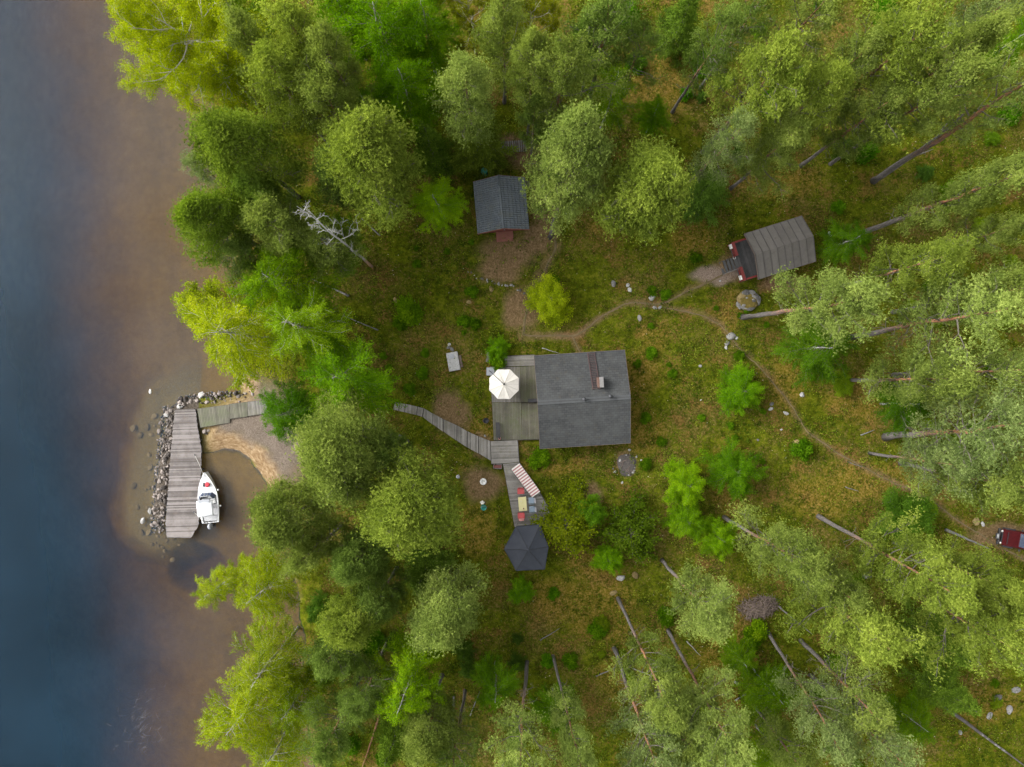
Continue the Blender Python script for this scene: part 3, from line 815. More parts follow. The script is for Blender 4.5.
def gen_dead(seed, h):
    r = random.Random(seed); tk = MB(); br = MB()
    tp = [Vector((.06 * math.sin(i * 1.3), .05 * math.cos(i * 1.7), h * i / 11 - .1)) for i in range(12)]
    tk.tube(tp, [.13 * (1 - i / 11) ** .9 + .012 for i in range(12)], 8, hfs=[.35 - .02 * i if i > 1 else .6 for i in range(12)])
    for j in range(16):
        t = .38 + .6 * j / 16; q, e = along(tp, t); az = j * 2.4 + r.uniform(-.4, .4)
        bare_branches(br, r, q, Vector((math.cos(az), math.sin(az), .35)).normalized(), r.uniform(.9, 2.3) * (1.2 - .6 * t), .022, 2, None, .3)
    return finish_tree('dead_tree', tk, br, None, M['dead_bark'], M['twig_dead'], None, crown=False)
M['dead_bark'] = bark_mat('dead_bark', (0.42, 0.41, 0.39), (0.36, 0.17, 0.08))

PROTO = {}
for i, (cb, R_, pads, dens, gp) in enumerate(((.36, 3.3, 1.0, 1.0, .22), (.44, 3.3, .9, 1.0, .28), (.30, 3.1, 1.15, .95, .2), (.50, 3.5, .85, 1.1, .25), (.34, 3.0, 1.1, .9, .3), (.42, 3.4, 1.0, 1.05, .18))):
    PROTO['pine%d' % i] = lambda i=i, cb=cb, R_=R_, pads=pads, dens=dens, gp=gp: gen_pine(100 + i, 16, R_, cb, pads, dens, gap=gp)
for i, (cb, pads) in enumerate(((.42, 1.35), (.34, 1.4), (.38, 1.25))):     # close pine crowns
    PROTO['round%d' % i] = lambda i=i, cb=cb, pads=pads: gen_pine(201 + i, 16, 3.15, cb, pads, 1.15, 3, gap=.08, lob=.09)
for i, (cb, pads) in enumerate(((.46, .8), (.40, .9), (.36, .85))):          # grey, open crowns with many bare twigs
    PROTO['thin%d' % i] = lambda i=i, cb=cb, pads=pads: gen_pine(301 + i, 16, 3.2, cb, pads, .65, 14, gap=.3)
for i in range(3):
    PROTO['birch%d' % i] = lambda i=i: gen_broad(400 + i, 'birch_tree', 14, 3.0, .26, 'fine', M['birch_leaf'], M['birch_bark'], M['twig_brown'], 44, 1.5, -.7, (.07, .15), (.035, .065), .13, .8)
for i in range(3):
    PROTO['lime%d' % i] = lambda i=i: gen_broad(420 + i, 'birch_tree', 14, 3.0, .28, 'fine', M['lime_leaf'], M['birch_bark'], M['twig_pale'], 42, 1.35, -.5, (.07, .15), (.035, .065), .13, .6)
for i in range(3):
    PROTO['sap%d' % i] = lambda i=i: gen_broad(440 + i, 'young_birch', 5, 2.2, .10, 'fine', M['birch_leaf'], M['twig_brown'], M['twig_brown'], 40, 2.4, -.25, (.055, .13), (.028, .055), .05, .25, 'dome')
for i in range(2):
    PROTO['limesap%d' % i] = lambda i=i: gen_broad(450 + i, 'young_aspen', 5, 2.2, .10, 'round', M['lime_leaf'], M['twig_brown'], M['twig_brown'], 34, 1.5, -.2, (.08, .15), (.06, .10), .05, .2, 'dome')
PROTO['loose0'] = lambda: gen_broad(460, 'young_aspen', 4, 2.2, .08, 'round', M['lime_leaf'], M['twig_brown'], M['twig_brown'], 26, .5, -.1, (.12, .20), (.09, .15), .04, .1, 'dome')
PROTO['shrub0'] = lambda: gen_broad(470, 'leafy_shrub', 1.2, 1.0, .05, 'round', M['birch_leaf'], M['twig_brown'], M['twig_brown'], 16, 1.3, -.3, (.12, .22), (.09, .15), .02, .1, 'dome')
PROTO['spruce0'] = lambda: gen_broad(480, 'young_spruce', 7, 1.9, .06, 'fine', M['spruce_needle'], M['twig_brown'], M['twig_brown'], 60, 1.3, -.25, (.10, .22), (.03, .06), .07, .2, 'cone')
PROTO['bud0'] = lambda: gen_budding(490, 15, 4.2, M['lime_leaf'])
PROTO['dead0'] = lambda: gen_dead(500, 16)
PH = {'pine': (16, 3.45, .77), 'round': (16, 3.2, .75), 'thin': (16, 3.4, .77), 'birch': (14, 2.9, .62), 'lime': (14, 2.9, .64), 'sap': (5, 2.1, .5), 'limesap': (5, 2.1, .5),
      'loose': (4, 2.1, .45), 'shrub': (1.2, 1.0, .5), 'spruce': (7, 1.9, .4), 'bud': (15, 4.4, .72), 'dead': (16, 2.4, .8)}
CAT = {'pine': 'pine tree', 'round': 'pine tree', 'thin': 'pine tree', 'birch': 'birch tree', 'lime': 'birch tree', 'sap': 'sapling', 'limesap': 'sapling', 'loose': 'sapling',
       'shrub': 'shrub', 'spruce': 'spruce tree', 'bud': 'birch tree', 'dead': 'dead tree'}
GRP = {'pine': 'pines round the clearing', 'round': 'pines round the clearing', 'thin': 'pines round the clearing', 'birch': 'birches by the shore and yard', 'lime': 'birches by the shore and yard', 'bud': 'birches by the shore and yard',
       'sap': 'young trees in the clearing', 'limesap': 'young trees in the clearing', 'loose': 'young trees in the clearing', 'shrub': None, 'spruce': 'young spruces in the wood', 'dead': None}
_made = {}
NTREE = [0]
def tree(kind, cx, cy, rpx, h, label, col=(1, 1, 1), base=None, stout=1.0):
    """kind, middle of the crown and half its width in the photo, real height, label, leaf colour of this tree, where its foot stands in the photo if one sees it"""
    fam = kind.rstrip('0123456789')
    ph, pr, frac = PH[fam]
    hc = h * frac
    X, Y = W(cx, cy, hc)
    if fam in ('pine', 'round', 'thin'): h *= 1.10; hc = h * frac; X, Y = W(cx, cy, hc)
    r_ = rpx * S * (H - hc) / H
    bx, by = W(*base) if base else (X, Y)
    zb = h1(bx, by)
    if kind not in _made:
        root = _made[kind] = PROTO[kind]()
    else:
        root = copy_tree(_made[kind])
    tag(root, label, CAT[fam], GRP[fam])
    rr = random.Random(NTREE[0] * 7 + 3); NTREE[0] += 1
    sx = r_ / pr; sz = h / ph
    q = Quaternion((0, 0, 1), rr.uniform(0, 2 * PI))
    dx, dy = X - bx, Y - by
    L = math.hypot(dx, dy)
    if L > .05:
        q = Quaternion((-dy / L, dx / L, 0), math.atan2(L, hc - zb)) @ q
    root.rotation_mode = 'QUATERNION'
    root.rotation_quaternion = q
    root.location = (bx, by, zb)
    e_ = rr.uniform(.90, 1.12) if fam in ('pine', 'round', 'thin', 'birch', 'lime') else 1.0
    root.scale = (sx * e_, sx / e_, sz)
    for ch in root.children:
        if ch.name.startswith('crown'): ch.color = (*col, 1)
        if ch.name.startswith('trunk'): ch.scale = (stout, stout, 1)
    return root

def bushes(label, group, n, box, seed, kinds, rlo=5, rhi=13, col=(1, 1.1, 1)):
    r = random.Random(seed); k_ = 0
    while k_ < n:
        px, py = r.uniform(box[0], box[2]), r.uniform(box[1], box[3]); x, y = W(px, py)
        d, o, g_ = cover(np.array([x]), np.array([y]))
        if d[0] > .25 or float(poly_sd(SHORE, np.array([x]), np.array([y]))[0]) < 2 or any(float(poly_sd(q, np.array([x]), np.array([y]))[0]) > -.8 for q in NOGO): continue
        kd = r.choice(kinds); rp = r.uniform(rlo, rhi); v = r.uniform(.75, 1.25)
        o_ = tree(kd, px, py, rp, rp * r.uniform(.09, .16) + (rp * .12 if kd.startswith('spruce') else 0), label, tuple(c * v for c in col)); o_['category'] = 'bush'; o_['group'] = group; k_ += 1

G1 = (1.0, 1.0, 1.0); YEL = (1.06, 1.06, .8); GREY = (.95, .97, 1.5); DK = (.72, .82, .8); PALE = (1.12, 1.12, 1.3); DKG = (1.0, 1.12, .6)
# pines --------------------------------------------------------------
tree('round0', 367, 153, 54, 18, 'yellow-green rounded pine between the bare grey tree and the deep green birches', YEL)
tree('pine0', 465, 88, 41, 18, 'pale grey-green pine just behind the small grey-roofed shed', PALE)
tree('pine1', 561, 72, 40, 19, 'green pine behind the pale pine beside the small shed', G1)
tree('round1', 572, 150, 46, 19, 'large pale pine with a grey leaning trunk right beside the small shed', PALE, base=(550, 237))
tree('round0', 651, 186, 48, 17, 'broad yellowish pine alone between the two sheds', YEL)
tree('pine2', 502, 22, 34, 18, 'pine at the top edge above the pale grey-green pine', G1)
tree('thin0', 612, 18, 46, 18, 'dull grey-green pine at the top edge, left of the brown gap', DK)
tree('pine3', 765, 76, 44, 20, 'yellow-topped pine left in the upper right pine group', YEL)
tree('pine0', 818, 92, 38, 19, 'pine with a pointed yellow limb, second of the upper right pine group', YEL)
tree('thin1', 728, 138, 32, 17, 'grey pine with a bleached bare limb beside the brown gap', GREY)
tree('pine2', 785, 140, 34, 16, 'lower olive pine between the upper right pine group and the red sauna', G1)
tree('pine1', 903, 45, 52, 20, 'widest pine at the top edge in the upper right', YEL)
tree('pine3', 935, 92, 36, 20, 'pine with a spreading right-hand limb below the widest upper right pine', G1)
tree('pine0', 872, 112, 34, 16, 'olive pine over the foot of the forked grey trunk', G1)
tree('thin0', 805, 15, 36, 18, 'grey-olive pine at the top edge between two yellow-topped pines', G1)
tree('thin1', 750, 10, 30, 17, 'dim grey pine cut by the top edge beside the brown gap', DK)
tree('thin1', 985, 14, 34, 17, 'grey pine in the top right corner', GREY)
tree('thin0', 1006, 84, 36, 22, 'thin grey pine carried by the long forked grey trunk', PALE, base=(873, 181), stout=1.9)
tree('pine2', 1010, 176, 40, 20, 'pine at the right edge with a bare orange trunk above the sauna', G1, base=(856, 235), stout=1.5)
tree('pine1', 924, 262, 38, 17, 'yellow-green pine with its tip toward the right edge, beyond the sauna', YEL)
tree('pine3', 838, 300, 42, 18, 'grey-green pine leaning over the lower corner of the sauna roof', PALE, base=(742, 317), stout=1.3)
tree('thin0', 962, 322, 56, 20, 'wide grey pine with orange upper limbs near the right edge', PALE)
tree('pine2', 1010, 290, 38, 19, 'pine cut by the right edge behind the wide grey pine', G1)
tree('thin1', 985, 425, 54, 19, 'thin grey pine on a pale trunk at the right edge', GREY, base=(885, 437), stout=1.3)
tree('pine0', 1005, 485, 40, 17, 'yellow-green pine at the right edge just above the red vehicle', G1)
tree('thin0', 945, 468, 34, 14, 'low grey pine beside the footpath toward the red vehicle', GREY)
tree('pine1', 792, 558, 42, 16, 'pine on an orange leaning trunk right of the bright saplings', G1, base=(724, 517))
tree('pine3', 704, 612, 36, 16, 'pine with dead grey lower twigs near the heap of brushwood', PALE, base=(662, 560))
tree('pine0', 930, 578, 44, 18, 'pine carried by a long grey trunk left of the red vehicle', YEL, base=(818, 516))
tree('pine2', 868, 632, 52, 18, 'biggest yellow-tipped pine in the lower right', YEL, base=(795, 575))
tree('pine1', 990, 632, 44, 18, 'pine with orange limbs at the lower right edge', YEL)
tree('round1', 1018, 606, 28, 18, 'pine cut by the right edge below the red vehicle', YEL)
tree('thin0', 862, 695, 46, 14, 'lower grey pine below the biggest yellow-tipped pine', G1)
tree('thin1', 828, 735, 38, 16, 'grey twiggy pine at the bottom edge in the lower right', GREY, base=(768, 632))
tree('pine3', 724, 728, 36, 17, 'grey-green pine at the end of the dark trunk below the ochre clearing', PALE, base=(668, 630))
tree('pine0', 665, 702, 36, 16, 'pine on the orange trunk with bare side twigs below the ochre clearing', G1, base=(618, 598))
tree('thin1', 650, 757, 38, 16, 'grey pine at the bottom edge on a short visible trunk', GREY, base=(614, 648))
tree('pine2', 583, 772, 30, 18, 'pine at the bottom edge on a long straight orange trunk', PALE, base=(553, 656))
tree('thin0', 524, 757, 38, 18, 'pale pine at the bottom edge with a bleached dead limb', PALE, base=(527, 662))
tree('round1', 444, 616, 40, 16, 'grey-green rounded pine below the big round pine', PALE)
tree('round0', 428, 734, 30, 14, 'olive pine at the bottom edge below the vivid birch', G1)
tree('pine1', 362, 695, 28, 14, 'olive pine between the shore birches and the vivid birch', DK)
tree('round0', 350, 622, 33, 15, 'yellowish pine standing by the strip of shore sand', YEL)
tree('round1', 284, 522, 40, 16, 'yellow-green pine over the inner end of the little beach', G1)
tree('round1', 354, 562, 31, 15, 'grey-green pine left of the big round pine', DK)
tree('round0', 408, 511, 52, 17, 'big evenly round bright pine below the boardwalk', YEL)
tree('round1', 335, 451, 54, 17, 'rounded pine above the big round pine, next to the beach', G1)
tree('round1', 238, 145, 47, 18, 'dark green rounded pine overhanging the lake near the bare-limbed birch', (.84, .92, .6))
tree('round0', 208, 216, 36, 16, 'dark green pine overhanging the water farthest to the left', (.80, .92, .55))
tree('pine0', 278, 78, 44, 18, 'grey-yellow pine right of the bare-limbed birch', YEL)
tree('pine2', 302, 38, 46, 18, 'pale olive pine at the top edge left of the deep green birches', YEL)
tree('pine1', 322, 243, 36, 12, 'olive pine under the bleached dead tree', G1)
tree('pine3', 272, 222, 36, 15, 'olive pine behind the farthest left dark pine', G1)
tree('pine2', 388, 452, 24, 13, 'lower grey-green pine beside the end of the boardwalk', DK)
tree('pine3', 330, 105, 34, 17, 'olive pine between the grey-yellow pine and the yellow-green rounded pine', G1)
tree('thin0', 690, 762, 34, 15, 'grey pine cut by the bottom edge right of the orange trunks', GREY)
tree('pine0', 598, 24, 30, 16, 'olive pine at the top edge behind the lime birch', DK)
tree('pine2', 1012, 228, 26, 17, 'pine cut by the right edge below the bare orange trunk', G1)
tree('thin1', 455, 755, 30, 14, 'dull pine at the bottom edge between the olive and the pale pines', DK)
tree('thin1', 195, 165, 22, 8, 'small pale grey tree at the waterline below the dark rounded pine', GREY)
# birches ------------------------------------------------------------
tree('birch0', 388, 40, 54, 15, 'large deep green birch at the top edge', DKG)
tree('birch1', 408, 98, 36, 14, 'deep green birch left of the pale pine behind the shed', DKG)
tree('birch2', 345, 12, 32, 14, 'deep green birch in the top row beside the pale olive pine', DKG)
tree('birch1', 234, 14, 30, 13, 'green birch at the top edge right of the bare-limbed birch', G1)
tree('lime1', 611, 96, 24, 14, 'slim lime-green birch tucked behind the large pale pine', (.72, 1.0, .8))
tree('birch2', 278, 285, 46, 14, 'green feathery birch right of the yellow-green shore birch', (1.25, 1.2, 1))
tree('lime0', 232, 330, 52, 15, 'big yellow-green birch leaning out over the lake above the pier', (1.15, 1.12, .8))
tree('birch0', 342, 376, 46, 13, 'vivid green birch at the upper end of the boardwalk', (1.1, 1.2, 1))
tree('lime2', 300, 325, 42, 14, 'lime birch between the vivid birch and the feathery birch', (.8, 1.02, .8))
tree('loose0', 198, 303, 22, 7, 'small yellowish leafy tree at the waterline above the pier', (.95, .95, 1.4))
tree('birch1', 287, 411, 31, 11, 'dark green tree between the pier and the rounded pine', (.62, .8, 1.0))
tree('lime1', 262, 590, 33, 14, 'lime birch reaching over the water below the boat', (1.0, 1.0, .8))
tree('lime2', 218, 588, 22, 15, 'slender tip of a lime birch farthest out over the water below the boat', (1.05, 1.05, .8))
tree('lime0', 262, 668, 38, 14, 'greyish lime birch over the lower shore', (.92, .92, 1.2))
tree('lime1', 245, 715, 42, 15, 'bright lime birch over the water in the lower left', (1.02, 1.02, .8))
tree('lime2', 295, 700, 32, 12, 'darker lime birch close to the lower shore sand', (.72, .82, .8))
tree('lime0', 270, 755, 36, 14, 'lime birch at the bottom edge by the shore', (.92, .95, .8))
tree('birch2', 412, 682, 38, 16, 'vivid green birch below the grey-green rounded pine', (1.5, 1.4, 1))
tree('birch0', 494, 686, 24, 9, 'green birch with a thin white stem in the lower clearing', (.95, 1.05, 1))
tree('birch1', 438, 202, 27, 10, 'vivid lime-green small tree left of the small shed', (1.9, 1.75, 1))
tree('birch2', 335, 245, 30, 9, 'bright green birch behind the bleached dead tree', (1.1, 1.15, 1))
tree('birch0', 556, 712, 24, 8, 'green birch at the foot of the orange trunk near the bottom edge', (.85, .95, 1))
tree('birch1', 655, 116, 18, 7, 'small deep green tree in the brown gap', DKG)
tree('birch0', 848, 240, 22, 7, 'vivid green birch just right of the sauna roof', (.8, .95, 1))
tree('birch2', 822, 348, 34, 8, 'leafy dark green young tree below the leaning grey-green pine', (.75, .85, 1.3))
tree('birch1', 1008, 42, 24, 10, 'green birch in the top right corner beside the grey pine', (.9, 1.0, 1))
tree('birch0', 775, 752, 25, 8, 'yellow-green birch at the bottom edge in the lower right', (1.25, 1.15, 1))
tree('birch2', 770, 688, 24, 8, 'lime-green birch by the dark trunk near the brushwood heap', (1.1, 1.1, 1.2))
tree('pine4', 852, 62, 32, 18, 'narrow pine squeezed between the pointed-limb pine and the widest pine', G1)
tree('pine5', 962, 50, 34, 19, 'green pine right of the widest upper right pine', G1)
tree('thin2', 1012, 372, 44, 19, 'grey pine cut by the right edge below the wide grey pine', PALE)
tree('pine4', 935, 380, 40, 17, 'olive pine hanging over the right-hand clearing above the pale trunk', G1)
tree('pine5', 988, 582, 32, 16, 'yellow-green pine just below the red vehicle', YEL)
tree('pine4', 842, 592, 30, 15, 'green pine between the long grey trunk and the biggest yellow-tipped pine', G1)
tree('thin2', 885, 748, 38, 16, 'grey twiggy pine at the bottom edge, nearest the long dark trunk', GREY)
tree('pine4', 800, 765, 32, 15, 'green pine at the bottom edge between two grey twiggy pines', G1)
tree('pine5', 332, 655, 28, 13, 'olive pine above the dark shore spruce', DK)
tree('pine4', 330, 738, 34, 15, 'dull green pine at the bottom edge by the shore birches', DK)
tree('pine2', 305, 556, 30, 14, 'grey-green pine between the beach pine and the shore sand', G1)
tree('round2', 376, 602, 28, 13, 'small rounded pine squeezed between two grey-green pines below the big round pine', DK)
tree('pine5', 332, 60, 32, 18, 'olive pine left of the large deep green birch', G1)
tree('pine4', 252, 42, 34, 17, 'grey-olive pine behind the bare-limbed birch', G1)
tree('round2', 338, 172, 30, 14, 'olive pine below the yellow-green rounded pine', DK)
tree('pine2', 255, 190, 32, 15, 'dark pine between the two dark rounded lake pines', (.8, .95, .7))
tree('pine4', 240, 252, 28, 12, 'olive pine above the feathery shore birch', DK)
tree('pine5', 532, 62, 26, 18, 'narrow pine between the pale pine and the green pine behind the shed', G1)
tree('pine4', 535, 112, 22, 13, 'low dim pine in the shade behind the grey pallet', DK)
tree('thin2', 640, 45, 30, 14, 'dim open pine left of the brown gap', DK)
tree('birch0', 425, 30, 34, 14, 'deep green birch at the top edge right of the largest one', DKG)
tree('birch2', 372, 118, 28, 12, 'deep green birch between the yellow-green rounded pine and the pale pine', DKG)
tree('thin1', 715, 40, 32, 17, 'dim grey pine at the top edge right of the brown gap', DK)
tree('pine5', 690, 745, 30, 14, 'green pine at the bottom edge between the two grey pines', G1)
tree('birch1', 740, 660, 20, 6, 'green young tree between the brushwood heap and the white stone', G1)
tree('birch0', 905, 405, 26, 7, 'dark green young tree left of the pale trunk of the thin pine', (.55, .7, .9))
tree('birch2', 910, 720, 24, 7, 'yellow-green young tree at the lower right beside the dark trunk', (1, 1, 1))
tree('bud0', 190, 40, 56, 16, 'birch in bud with bare pale limbs spread over the lake', (1.25, 1.2, .8))
tree('bud0', 532, 22, 26, 12, 'thin budding birch with pale limbs at the top edge above the large pale pine', (.9, .8, .9))
tree('bud0', 470, 5, 26, 12, 'thin budding birch with pale limbs above the pale pine behind the shed', (.8, .72, .9))
tree('lime0', 160, 30, 46, 14, 'yellow-green birch under the bare-limbed birch at the upper shore', (1.15, 1.1, .8))
tree('lime2', 225, 70, 34, 12, 'yellowish birch behind the bare-limbed birch, nearest the dark rounded pine', (.95, 1.0, .8))
# saplings and shrubs --------------------------------------------------
tree('sap0', 740, 393, 24, 4, 'vivid green sapling beside the footpath right of the cabin', (1.15, 1.3, 1))
tree('sap1', 733, 472, 25, 4.2, 'mid-green sapling below the vivid sapling by the footpath', (.85, 1.0, 1))
tree('sap2', 685, 484, 22, 5, 'brightest lime sapling, topmost of the sapling cluster', (1.6, 1.55, 1))
tree('sap0', 684, 519, 20, 4.2, 'green sapling in the middle of the sapling cluster', (1.2, 1.25, 1))
tree('sap1', 718, 536, 19, 4.2, 'bright sapling beside the orange leaning trunk', (1.45, 1.45, 1))
tree('loose0', 566, 521, 29, 3.6, 'loose yellowish leafy shrub beside the charcoal gazebo', (.72, .72, .7))
tree('limesap1', 590, 510, 15, 3.2, 'small green sapling behind the loose yellowish shrub', (.45, .75, .8))
tree('sap2', 608, 558, 15, 3, 'bright green sapling beside the big white boulder', (1.3, 1.4, 1))
tree('loose0', 630, 530, 28, 3.4, 'dark olive see-through sapling between the gazebo and the sapling cluster', (.32, .42, .6))
tree('sap0', 522, 590, 13, 2.4, 'small round green sapling just below the charcoal gazebo', (1.1, 1.25, 1))
tree('limesap0', 550, 300, 20, 3.2, 'bright yellow shrub between the cabin and the small shed', (1.2, 1.2, .8))
tree('sap1', 497, 348, 11, 1.8, 'small vivid green bush at the corner of the terrace above the white parasol', (1.2, 1.35, 1))
tree('shrub0', 540, 459, 9, .8, 'leafy green plants below the corner of the cabin', (.95, 1.0, 1))
tree('shrub0', 498, 362, 7, 1.0, 'leafy weeds at the terrace edge by the white parasol', (1, 1.1, 1))
tree('shrub0', 408, 312, 12, 1.0, 'leafy green plants in the grass left of the clearing', (1.0, 1.0, 1))
tree('limesap1', 905, 515, 26, 3.4, 'dark green bushy young tree beside the footpath to the red vehicle', (.30, .5, 1.0))
tree('loose0', 758, 700, 20, 4, 'grey-green bush below the brushwood heap', (.5, .65, 1))
tree('shrub0', 757, 632, 9, 1.2, 'bright leafy bush at the edge of the brushwood heap', (1.3, 1.2, 1))
# young spruces in the shade ---------------------------------------------
tree('spruce0', 478, 138, 30, 11, 'dark drooping spruce beside the pale log behind the shed', (1.2, 1.2, 1.2))
tree('spruce0', 425, 572, 26, 7, 'dark young spruce between the big round pine and the grey-green pine', (1, 1.2, 1.3))
tree('spruce0', 335, 660, 24, 9, 'dark spruce at the lower shore behind the shore sand', (1, 1.2, 1))
tree('spruce0', 395, 735, 24, 9, 'dark spruce at the bottom edge between the orange trunk and the olive pine', (1, 1.2, 1))
tree('spruce0', 318, 612, 14, 5, 'small dark spruce on the shore by the strip of sand', (.8, 1.2, 1))
tree('spruce0', 560, 130, 26, 9, 'dark spruce in the shade behind the large pale pine', (.9, 1.1, 1))
tree('spruce0', 432, 150, 22, 10, 'dark spruce between the deep green birch and the pale pine', (.9, 1.1, 1))
tree('spruce0', 680, 25, 24, 9, 'dark spruce in the brown gap at the top edge', (.9, 1.1, 1))
tree('spruce0', 705, 190, 26, 7, 'dark green spruce right of the lone yellowish pine', (1, 1.3, 1.5))
tree('spruce0', 945, 690, 26, 8, 'dark spruce right of the lower grey pine in the lower right', (1.1, 1.3, 1.2))
tree('spruce0', 935, 640, 28, 9, 'dark spruce between the biggest yellow-tipped pine and the right edge pines', (1.1, 1.3, 1.3))
tree('dead0', 318, 222, 34, 23, 'bleached bare dead tree leaning over the olive pine', base=(372, 266))

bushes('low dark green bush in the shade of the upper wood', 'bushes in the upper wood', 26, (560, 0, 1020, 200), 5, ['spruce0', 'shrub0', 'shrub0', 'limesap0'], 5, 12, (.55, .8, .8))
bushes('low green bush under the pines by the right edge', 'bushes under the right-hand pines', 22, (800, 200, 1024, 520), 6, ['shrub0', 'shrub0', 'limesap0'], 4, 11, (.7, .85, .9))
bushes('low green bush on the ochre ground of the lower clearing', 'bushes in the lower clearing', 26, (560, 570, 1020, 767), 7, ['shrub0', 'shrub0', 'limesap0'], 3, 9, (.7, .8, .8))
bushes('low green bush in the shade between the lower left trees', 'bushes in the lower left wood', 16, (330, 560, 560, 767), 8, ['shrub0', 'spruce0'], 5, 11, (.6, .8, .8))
bushes('small green herb clump in the grass of the yard', 'herb clumps in the yard', 46, (380, 240, 830, 470), 9, ['shrub0'], 2, 5.5, (.75, .85, .9))

# ------------------------------------------------------------------ buildings
def felt_mat(name, a, b, mortar, sx, sy, rot=0.0, stain=None):
    a, b, mortar = [tuple(x * .82 for x in c_) for c_ in (a, b, mortar)]
    m, nt = new_mat(name); k = NT(nt)
    tc = k.n('ShaderNodeTexCoord').outputs['Object']
    br = k.n('ShaderNodeTexBrick', offset=0.5, i_Scale=1.0, i_Mortar_Size=0.02, i_Brick_Width=sx, i_Row_Height=sy, i_Bias=-0.1)
    br.inputs['Color1'].default_value = (*a, 1); br.inputs['Color2'].default_value = (*b, 1); br.inputs['Mortar'].default_value = (*mortar, 1)
    k.l(k.mapping(tc, (1, 1, 1), (0, 0, rot)), br.inputs['Vector'])
    n = k.noise(tc, 0.6, 7, 0.75); n2 = k.noise(k.mapping(tc, (2.5, .35, .35)), 1.6, 5, 0.7); n3 = k.noise(tc, 30, 3, .6)
    c = k.mix(k.ramp(n, [(0.40, 0.0), (0.66, 0.55)]), br.outputs[0], tuple(x * y for x, y in zip(b, (1.45, 1.45, 1.38))))
    c = k.mix(k.ramp(k.noise(tc, 1.7, 6, .8), [(0.56, 0.0), (0.66, 0.55)]), c, (0.055, 0.048, 0.030))
    c = k.mix(k.ramp(n2, [(0.5, 0.0), (0.75, 0.45)]), c, stain or tuple(x * .6 for x in a))
    c = k.mix(k.ramp(n3, [(0.4, 0.0), (0.7, 0.35)]), c, tuple(x * .55 for x in a))
    bs = k.n('ShaderNodeBsdfPrincipled', i_Roughness=0.85); k.l(c, bs.inputs['Base Color'])
    bp = k.n('ShaderNodeBump', i_Strength=0.5, i_Distance=0.02)
    k.l(k.math('SUBTRACT', n3, br.outputs['Fac']), bp.inputs['Height']); k.l(bp.outputs[0], bs.inputs['Normal'])
    o = k.n('ShaderNodeOutputMaterial'); k.l(bs.outputs[0], o.inputs[0])
    return m
M['felt'] = felt_mat('hexagonal_roof_felt', (0.031, 0.033, 0.034), (0.056, 0.059, 0.060), (0.016, 0.017, 0.018), .42, .22, stain=(0.034, 0.032, 0.030))
M['batten'] = generic('dark_roof_batten', (0.055, 0.049, 0.046), (0.11, 0.098, 0.09), 4, .9, .1)
M['felt_strip'] = felt_mat('brown_grey_roof_felt', (0.105, 0.094, 0.085), (0.135, 0.122, 0.111), (0.075, 0.066, 0.06), 40.0, .73, rot=PI / 2, stain=(0.08, 0.075, 0.05))
M['dull_cap'] = generic('dull_grey_cap', (0.12, 0.115, 0.11), (0.24, 0.23, 0.22), 5, .7, .1)
M['ridge_felt'] = generic('pale_ridge_felt', (0.042, 0.045, 0.046), (0.070, 0.073, 0.075), 3, .85, .1)
M['tile_steel'] = generic('blue_grey_tile_steel', (0.075, 0.090, 0.105), (0.13, 0.15, 0.17), 1.0, 0.5, 0.1, spots=((0.10, 0.105, 0.09), 1.2, .5, .75))
M['porch_deck'] = generic('dark_porch_boards', (0.045, 0.045, 0.045), (0.10, 0.098, 0.095), 2, 0.8, 0.2, tint=.4)
M['fascia_red'] = generic('faded_red_fascia', (0.16, 0.055, 0.035), (0.26, 0.10, 0.07), 3, 0.8, 0.1)

def slab_roof(mb, L, half, ze, zr, th=.10, sag=0.0):
    for s in (-1, 1):
        a = [(-L / 2, 0, zr), (L / 2, 0, zr), (L / 2, s * half, ze), (-L / 2, s * half, ze)]
        mb._add([*a, *[(x, y, z - th) for x, y, z in a]], [(0, 1, 2, 3), (7, 6, 5, 4), (0, 4, 5, 1), (1, 5, 6, 2), (2, 6, 7, 3), (3, 7, 4, 0)])

def gable_walls(mb, L, half, ze, zr, full, z0=-0.6, th=.12):
    """four walls; full = roof half span, so that the gable tops stay under the roof slabs"""
    top = lambda y: zr - (zr - ze) * abs(y) / full - .11
    for s in (-1, 1):
        mb.box((0, s * (half - th / 2), (z0 + top(half)) / 2), (L - 2 * th - .004, th, top(half) - z0))
        x0, x1 = s * (L / 2 - th), s * L / 2
        prof = [(-half, z0), (half, z0), (half, top(half)), (0, top(0)), (-half, top(half))]
        mb.loft([[(x0, y, z) for y, z in prof], [(x1, y, z) for y, z in prof]])

def window_part(root, c, w, h, nrm, frame=None):
    """c centre on the wall, nrm outward axis as a 2-D unit vector"""
    rz = math.atan2(nrm[1], nrm[0]) + PI / 2
    ux, uy = math.cos(rz), math.sin(rz)
    f = MB()
    for s in (-1, 1):
        f.box((c[0] + ux * s * w / 2 + nrm[0] * .03, c[1] + uy * s * w / 2 + nrm[1] * .03, c[2]), (.09, .06, h + .09), rz)
        f.box((c[0] + nrm[0] * .033, c[1] + nrm[1] * .033, c[2] + s * h / 2), (w - .092, .06, .09), rz)
    f.box((c[0] + nrm[0] * .03, c[1] + nrm[1] * .03, c[2]), (.05, .05, h - .1), rz)
    fo = f.build('window', frame or M['white_paint'], root)
    g = MB(); g.box((c[0] + nrm[0] * .012, c[1] + nrm[1] * .012, c[2]), (w - .09, .02, h - .09), rz)
    g.build('pane', M['glass'], fo)

